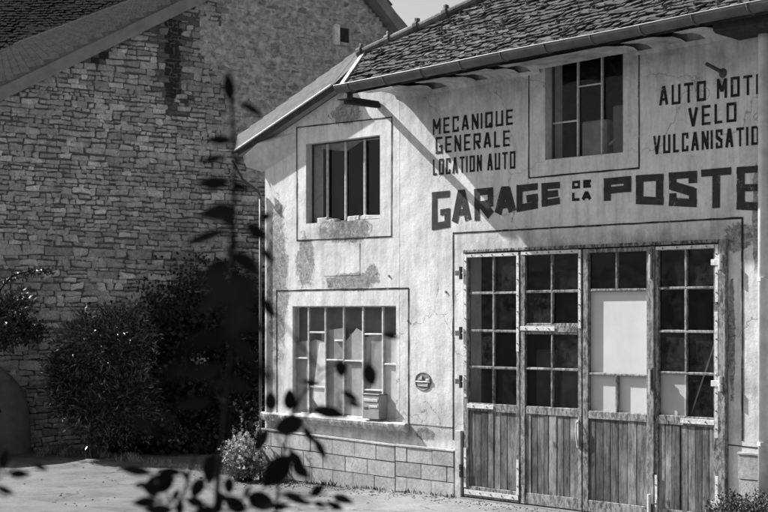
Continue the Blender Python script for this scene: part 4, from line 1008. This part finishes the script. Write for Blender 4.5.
for _ in range(260):
    t_ = rnd(); p = P2(0 + 52 * t_, 283 - 12 * min(1, t_ * 1.6)) + Vector((U(-.03, .03), U(-.06, .06), U(-.06, .04))); m.leaf(p, rv(), rv(), .06, .03, U(.5, 1.6))
m.build('twig_leaves', 'leaf', S3_)
# silvery plant at the corner
b3 = G(244, 482, -.1); S4 = empty('silvery_flower_plant', b3, 'low pale flowering plant at the left foot of the garage corner', 'plant')
m = MB(); fl = MB(); st = MB()
for _ in range(190):
    a_ = U(0, 6.28); r_ = U(.05, .42); h = U(.30, .66) * (1 - .35 * (r_ / .42) ** 2); e = Vector((math.cos(a_) * r_, math.sin(a_) * r_ * .8, h)); b_ = Vector((e.x * .35, e.y * .35, 0)); st.tube([b_, b_.lerp(e, .5) + Vector((0, 0, .05)), e], [.004, .003, .002], 4)
    for q_ in range(16):
        t_ = U(.25, 1); p = b_.lerp(e, t_); m.leaf(p, (e - b_).normalized() * .6 + rv() * .7, rv(), U(.04, .075), .016, U(.5, 1.7))
    for q_ in range(9): fl.leaf(e + rv() * .015, rv() + Vector((0, 0, .6)), rv(), .042, .024, U(.5, 1.1))
for tx, hh in ((-.12, .95), (.30, 1.0), (.22, .8), (-.3, .75)):
    st.tube([(tx * .5, 0, 0), (tx, .05, hh)], [.005, .003], 5); 
    for _ in range(26): fl.leaf(Vector((tx * (.5 + .5 * (zz_ := U(.7, 1.0))), .05 * zz_, hh * zz_)), rv(), rv(), .035, .014, .6)
m.build('leaves', 'leaf_pale', S4); fl.build('flowers', 'petal', S4); st.build('stems', 'leaf', S4)
# weeds along the foot of the shrubs (nobody could count them)
m = MB()
def weed(p, n, h, m=m, tone=(.5, 1.5)):
    for _ in range(n):
        d = Vector((U(-.5, .5), U(-.5, .5), 1)); m.leaf(Vector(p) + Vector((U(-.05, .05), U(-.05, .05), 0)), d, rv(), U(.5, 1.2) * h, h * .16, U(*tone))
for i in range(120):
    t_ = rnd(); q_ = G(35 + 100 * t_, 448 + 13 * t_ + U(-3, 3), -.11); weed(q_, 9, U(.04, .13))
for i in range(26):
    q_ = G(U(40, 66), U(438, 458), -.11); weed(q_, 14, U(.07, .22))
for i in range(70):
    t_ = rnd(); q_ = G(135 + 120 * t_, 462 + 16 * t_ + U(-3, 2), -.1); weed(q_, 8, U(.04, .12))
tag(m.build('roadside_weeds', 'leaf_pale'), 'strip of low pale weeds along the foot of the shrubs', 'weeds', kind='stuff')
m = MB()
for i in range(90):
    x = U(XL, 1.1); weed((x, U(-.09, -.06), gz(x)), 6, U(.02, .07) * (1.5 if -1.6 < x < -.9 else 1), m)
tag(m.build('wall_foot_weeds', 'leaf_dark'), 'thin dark weeds growing along the foot of the garage wall', 'weeds', kind='stuff')
# fallen bits and gravel
m = MB()
for i in range(650):
    if rnd() < .82: x, y = U(-3, 5), -.1 - abs(random.gauss(0, .28))
    else: q_ = G(U(0, 420), U(450, 512), -.08); x, y = q_.x, q_.y
    r_ = U(.004, .013) * (1.6 if rnd() < .04 else 1); z_ = gz(x) + .005
    m.box(x - r_, x + r_, y - r_, y + r_, z_ - .004, z_ + r_ * .8, r_ * .3, r_ * .35, U(.25, .75))
tag(m.build('loose_gravel', 'plinth'), 'scattered small stones on the street', 'gravel', kind='stuff')
# cushion plant at the right corner
b5 = Vector((5.12, -.32, 0)); S5 = empty('cushion_plant', b5, 'low cushion of small pale leaves beside the downpipe at the right edge', 'plant')
m = MB(); cloud(m, (0, 0, .20), (.30, .22, .24), 2600, .035, .018, .3, (.4, 1.5), .4); cloud(m, (.35, -.05, .25), (.3, .25, .24), 1800, .035, .018, .3, (.4, 1.5), .4); m.build('leaves', 'leaf_cush', S5)
# ------------------------------------------------------------------ near, out-of-focus shoots on the bank beside the camera
bank = MB(); n_ = 28; vs = []; bc = Vector((CAM.x, CAM.y, 0)) + FW * 1.6 - RT * .9
for j in range(9):
    for i in range(n_):
        a_ = 2 * math.pi * i / n_; f_ = j / 8; r_ = 3.6 * f_; vs.append((bc.x + r_ * math.cos(a_), bc.y + r_ * math.sin(a_), .9 * (1 - f_ * f_ * (3 - 2 * f_)) + (.03 * noise.noise((r_ * math.cos(a_), r_ * math.sin(a_), 0)) if j < 8 else -.02)))
bank.add(vs, [(j * n_ + i, j * n_ + (i + 1) % n_, (j + 1) * n_ + (i + 1) % n_, (j + 1) * n_ + i) for j in range(8) for i in range(n_)])
tag(bank.build('grass_bank', 'soil', smooth=True), kind='structure')
def shoot(name, label, depth, paths, leaves, foot):
    fp = D(foot[0], 312, depth); fp.z = .55 if depth > 2.4 else .8
    o = empty(name, fp, label, 'leafy shoot', 'blurred leafy shoots close to the viewer'); m = MB(); st = MB()
    for pth, rr in paths:
        pts = [rel(D(x, y, depth + (dd if False else 0)), fp) for x, y in pth]; n2 = len(pts)
        st.tube(pts, [rr * (1 - .5 * i / (n2 - 1)) for i in range(n2)], 7)
    samp = []
    for pth, rr in paths:
        for (xa, ya), (xb, yb) in zip(pth, pth[1:]):
            for i in range(12): samp.append(rel(D(xa + (xb - xa) * i / 12, ya + (yb - ya) * i / 12, depth), fp))
    for L_ in leaves:
        x, y, ln, ang, wd = L_[:5]; a_ = math.radians(ang); sc = depth / FPX; dd = depth + U(-.12, .12) * depth / 3
        dv = RT * math.cos(a_) + Vector((0, 0, 1)) * math.sin(a_) + FW * U(-.35, .35); nv = -FW + RT * U(-.3, .3) + Vector((0, 0, U(-.2, .5)))
        p = rel(D(x, y, dd), fp) - dv.normalized() * ln * sc * .5
        m.leaf(p, dv, nv, ln * sc * 1.12, wd * sc * (1.0 if wd < ln * .5 else .84), U(.6, 1.4), .25, U(-.1, .25), seg=8)
        # short stalk
        best = min(samp, key=lambda q: (q - p).length + (.03 if q.z > p.z + .02 else 0)); mid = (p - dv.normalized() * min(.02, (best - p).length * .4)).lerp(best, .35)
        st.tube([p, mid, best], [.0013, .0017, .0022] if depth > 2 else [.0005, .0006, .0008], 5)
    m.build('leaves', 'leaf_fore', o, smooth=True); st.build('stem', 'stem_fore', o); return o
dp = 3.0
def down(x, y): # continues below the frame to the bank
    return [(x, y), (x - 4, 620), (x - 10, 1080)]
shoot('tall_leafy_shoot', 'tall blurred leafy shoot standing in front of the stone wall, tallest of the near shoots', 2.7,
      [([(200, 1350), (205, 700), (218, 480), (230, 380), (233, 300), (233, 230), (235, 160), (232, 110), (229, 78)], .0062), ([(233, 236), (252, 226), (268, 232)], .002), ([(233, 238), (218, 232), (200, 238)], .002)],
      [(229, 88, 28, 95, 12), (251, 108, 28, -22, 9), (221, 140, 26, 178, 9), (213, 159, 28, 195, 7), (215, 183, 30, 185, 12), (240, 187, 16, -20, 10), (221, 212, 34, 180, 22), (207, 236, 40, 198, 9), (256, 231, 26, -40, 15), (265, 217, 14, 30, 10), (267, 255, 20, -50, 8), (268, 306, 22, -55, 9), (212, 186, 22, 170, 9), (228, 218, 20, -60, 14), (240, 160, 12, 30, 6), (246, 262, 32, -35, 17), (218, 268, 34, 200, 19), (243, 286, 34, -60, 20), (214, 300, 36, 215, 20), (248, 322, 36, -30, 19), (212, 338, 38, 190, 18), (244, 352, 34, -55, 17), (206, 372, 36, 200, 15), (238, 384, 30, -30, 15), (196, 404, 34, 185, 13), (226, 418, 28, -70, 14), (232, 250, 22, 70, 12)], (200, 0))
shoot('low_leafy_spray', 'blurred dark leafy spray along the bottom of the view, left of the flowering plant', 3.0,
      [([(150, 1250), (168, 700), (178, 512), (194, 459), (205, 430)], .004), ([(178, 512), (165, 490), (148, 474)], .002), ([(185, 490), (212, 478)], .002), ([(182, 500), (160, 500), (145, 505)], .0018), ([(180, 530), (215, 512), (262, 505), (300, 500), (345, 503)], .0025)],
      [(136, 471, 32, 170, 10), (160, 483, 30, 200, 24), (171, 472, 24, 175, 9), (142, 485, 15, 180, 6), (146, 502, 24, 185, 13), (198, 487, 20, -120, 15), (196, 502, 20, 170, 12), (211, 468, 30, -100, 20), (229, 485, 15, -90, 12), (260, 501, 28, -20, 22), (236, 505, 24, 150, 18), (160, 510, 26, 180, 14), (180, 508, 18, 90, 10), (217, 508, 20, 60, 12), (186, 476, 14, 120, 7), (204, 512, 22, 10, 14), (222, 497, 18, -30, 8), (152, 494, 16, 150, 6), (176, 495, 12, 60, 8), (280, 507, 18, 10, 8), (247, 492, 14, 60, 7), (320, 505, 16, -10, 6)], (150, 0))
shoot('arching_leafy_spray', 'blurred dark leafy spray arching before the wide lower garage window', 3.2,
      [([(300, 1200), (285, 700), (275, 520), (280, 470), (290, 420), (302, 395), (320, 370), (341, 362)], .004), ([(290, 425), (320, 405), (345, 410)], .002), ([(302, 395), (325, 375), (350, 362), (372, 366)], .002), ([(285, 450), (270, 425), (268, 400)], .002), ([(283, 465), (305, 455), (322, 445)], .002)],
      [(341, 368, 15, -80, 14), (370, 374, 20, -75, 16), (391, 336, 15, -10, 8), (311, 383, 20, 170, 6), (328, 412, 34, -8, 12), (290, 401, 20, 90, 16), (271, 402, 18, 100, 15), (291, 425, 28, 200, 22), (350, 396, 20, -35, 7), (278, 470, 38, -130, 26), (296, 459, 24, -50, 12), (295, 498, 26, -25, 9), (317, 491, 18, 40, 11), (342, 499, 22, -15, 9), (320, 448, 24, -62, 8), (268, 308, 18, -60, 8), (262, 440, 26, 240, 14), (308, 434, 18, -60, 9), (354, 404, 14, -20, 7), (300, 470, 22, -40, 14), (335, 506, 20, 160, 8)], (300, 0))
shoot('edge_leafy_twig', 'blurred dark twig with few leaves at the lower left edge of the view', 3.0,
      [([(-60, 1200), (-40, 700), (-20, 520), (-2, 480), (10, 470)], .003), ([(-10, 490), (5, 497), (12, 490)], .0015)],
      [(4, 460, 20, 85, 12), (18, 474, 20, 0, 9), (40, 467, 15, -30, 6), (4, 490, 18, -25, 7), (-6, 470, 20, 100, 14)], (-60, 0))
shoot('nearest_leafy_shoot', 'very blurred leafy shoot closest to the viewer, before the dark thicket', 1.15,
      [([(215, 900), (228, 520), (236, 400), (234, 300)], .0007), ([(232, 440), (190, 400), (150, 424)], .0012)],
      [(222, 288, 46, 150, 32), (244, 292, 44, 60, 30), (236, 318, 40, -100, 30), (196, 341, 46, 35, 12), (143, 424, 44, 165, 14), (262, 372, 40, -40, 20), (180, 372, 40, 10, 14), (222, 385, 30, 190, 14)], (215, 0))
# ------------------------------------------------------------------ render settings
scene.render.engine = 'CYCLES'
scene.render.resolution_x = 1024; scene.render.resolution_y = 683
vs_ = scene.view_settings; vs_.view_transform = 'Standard'; vs_.look = 'None'; vs_.gamma = 1; vs_.exposure = 1.3; vs_.use_curve_mapping = False
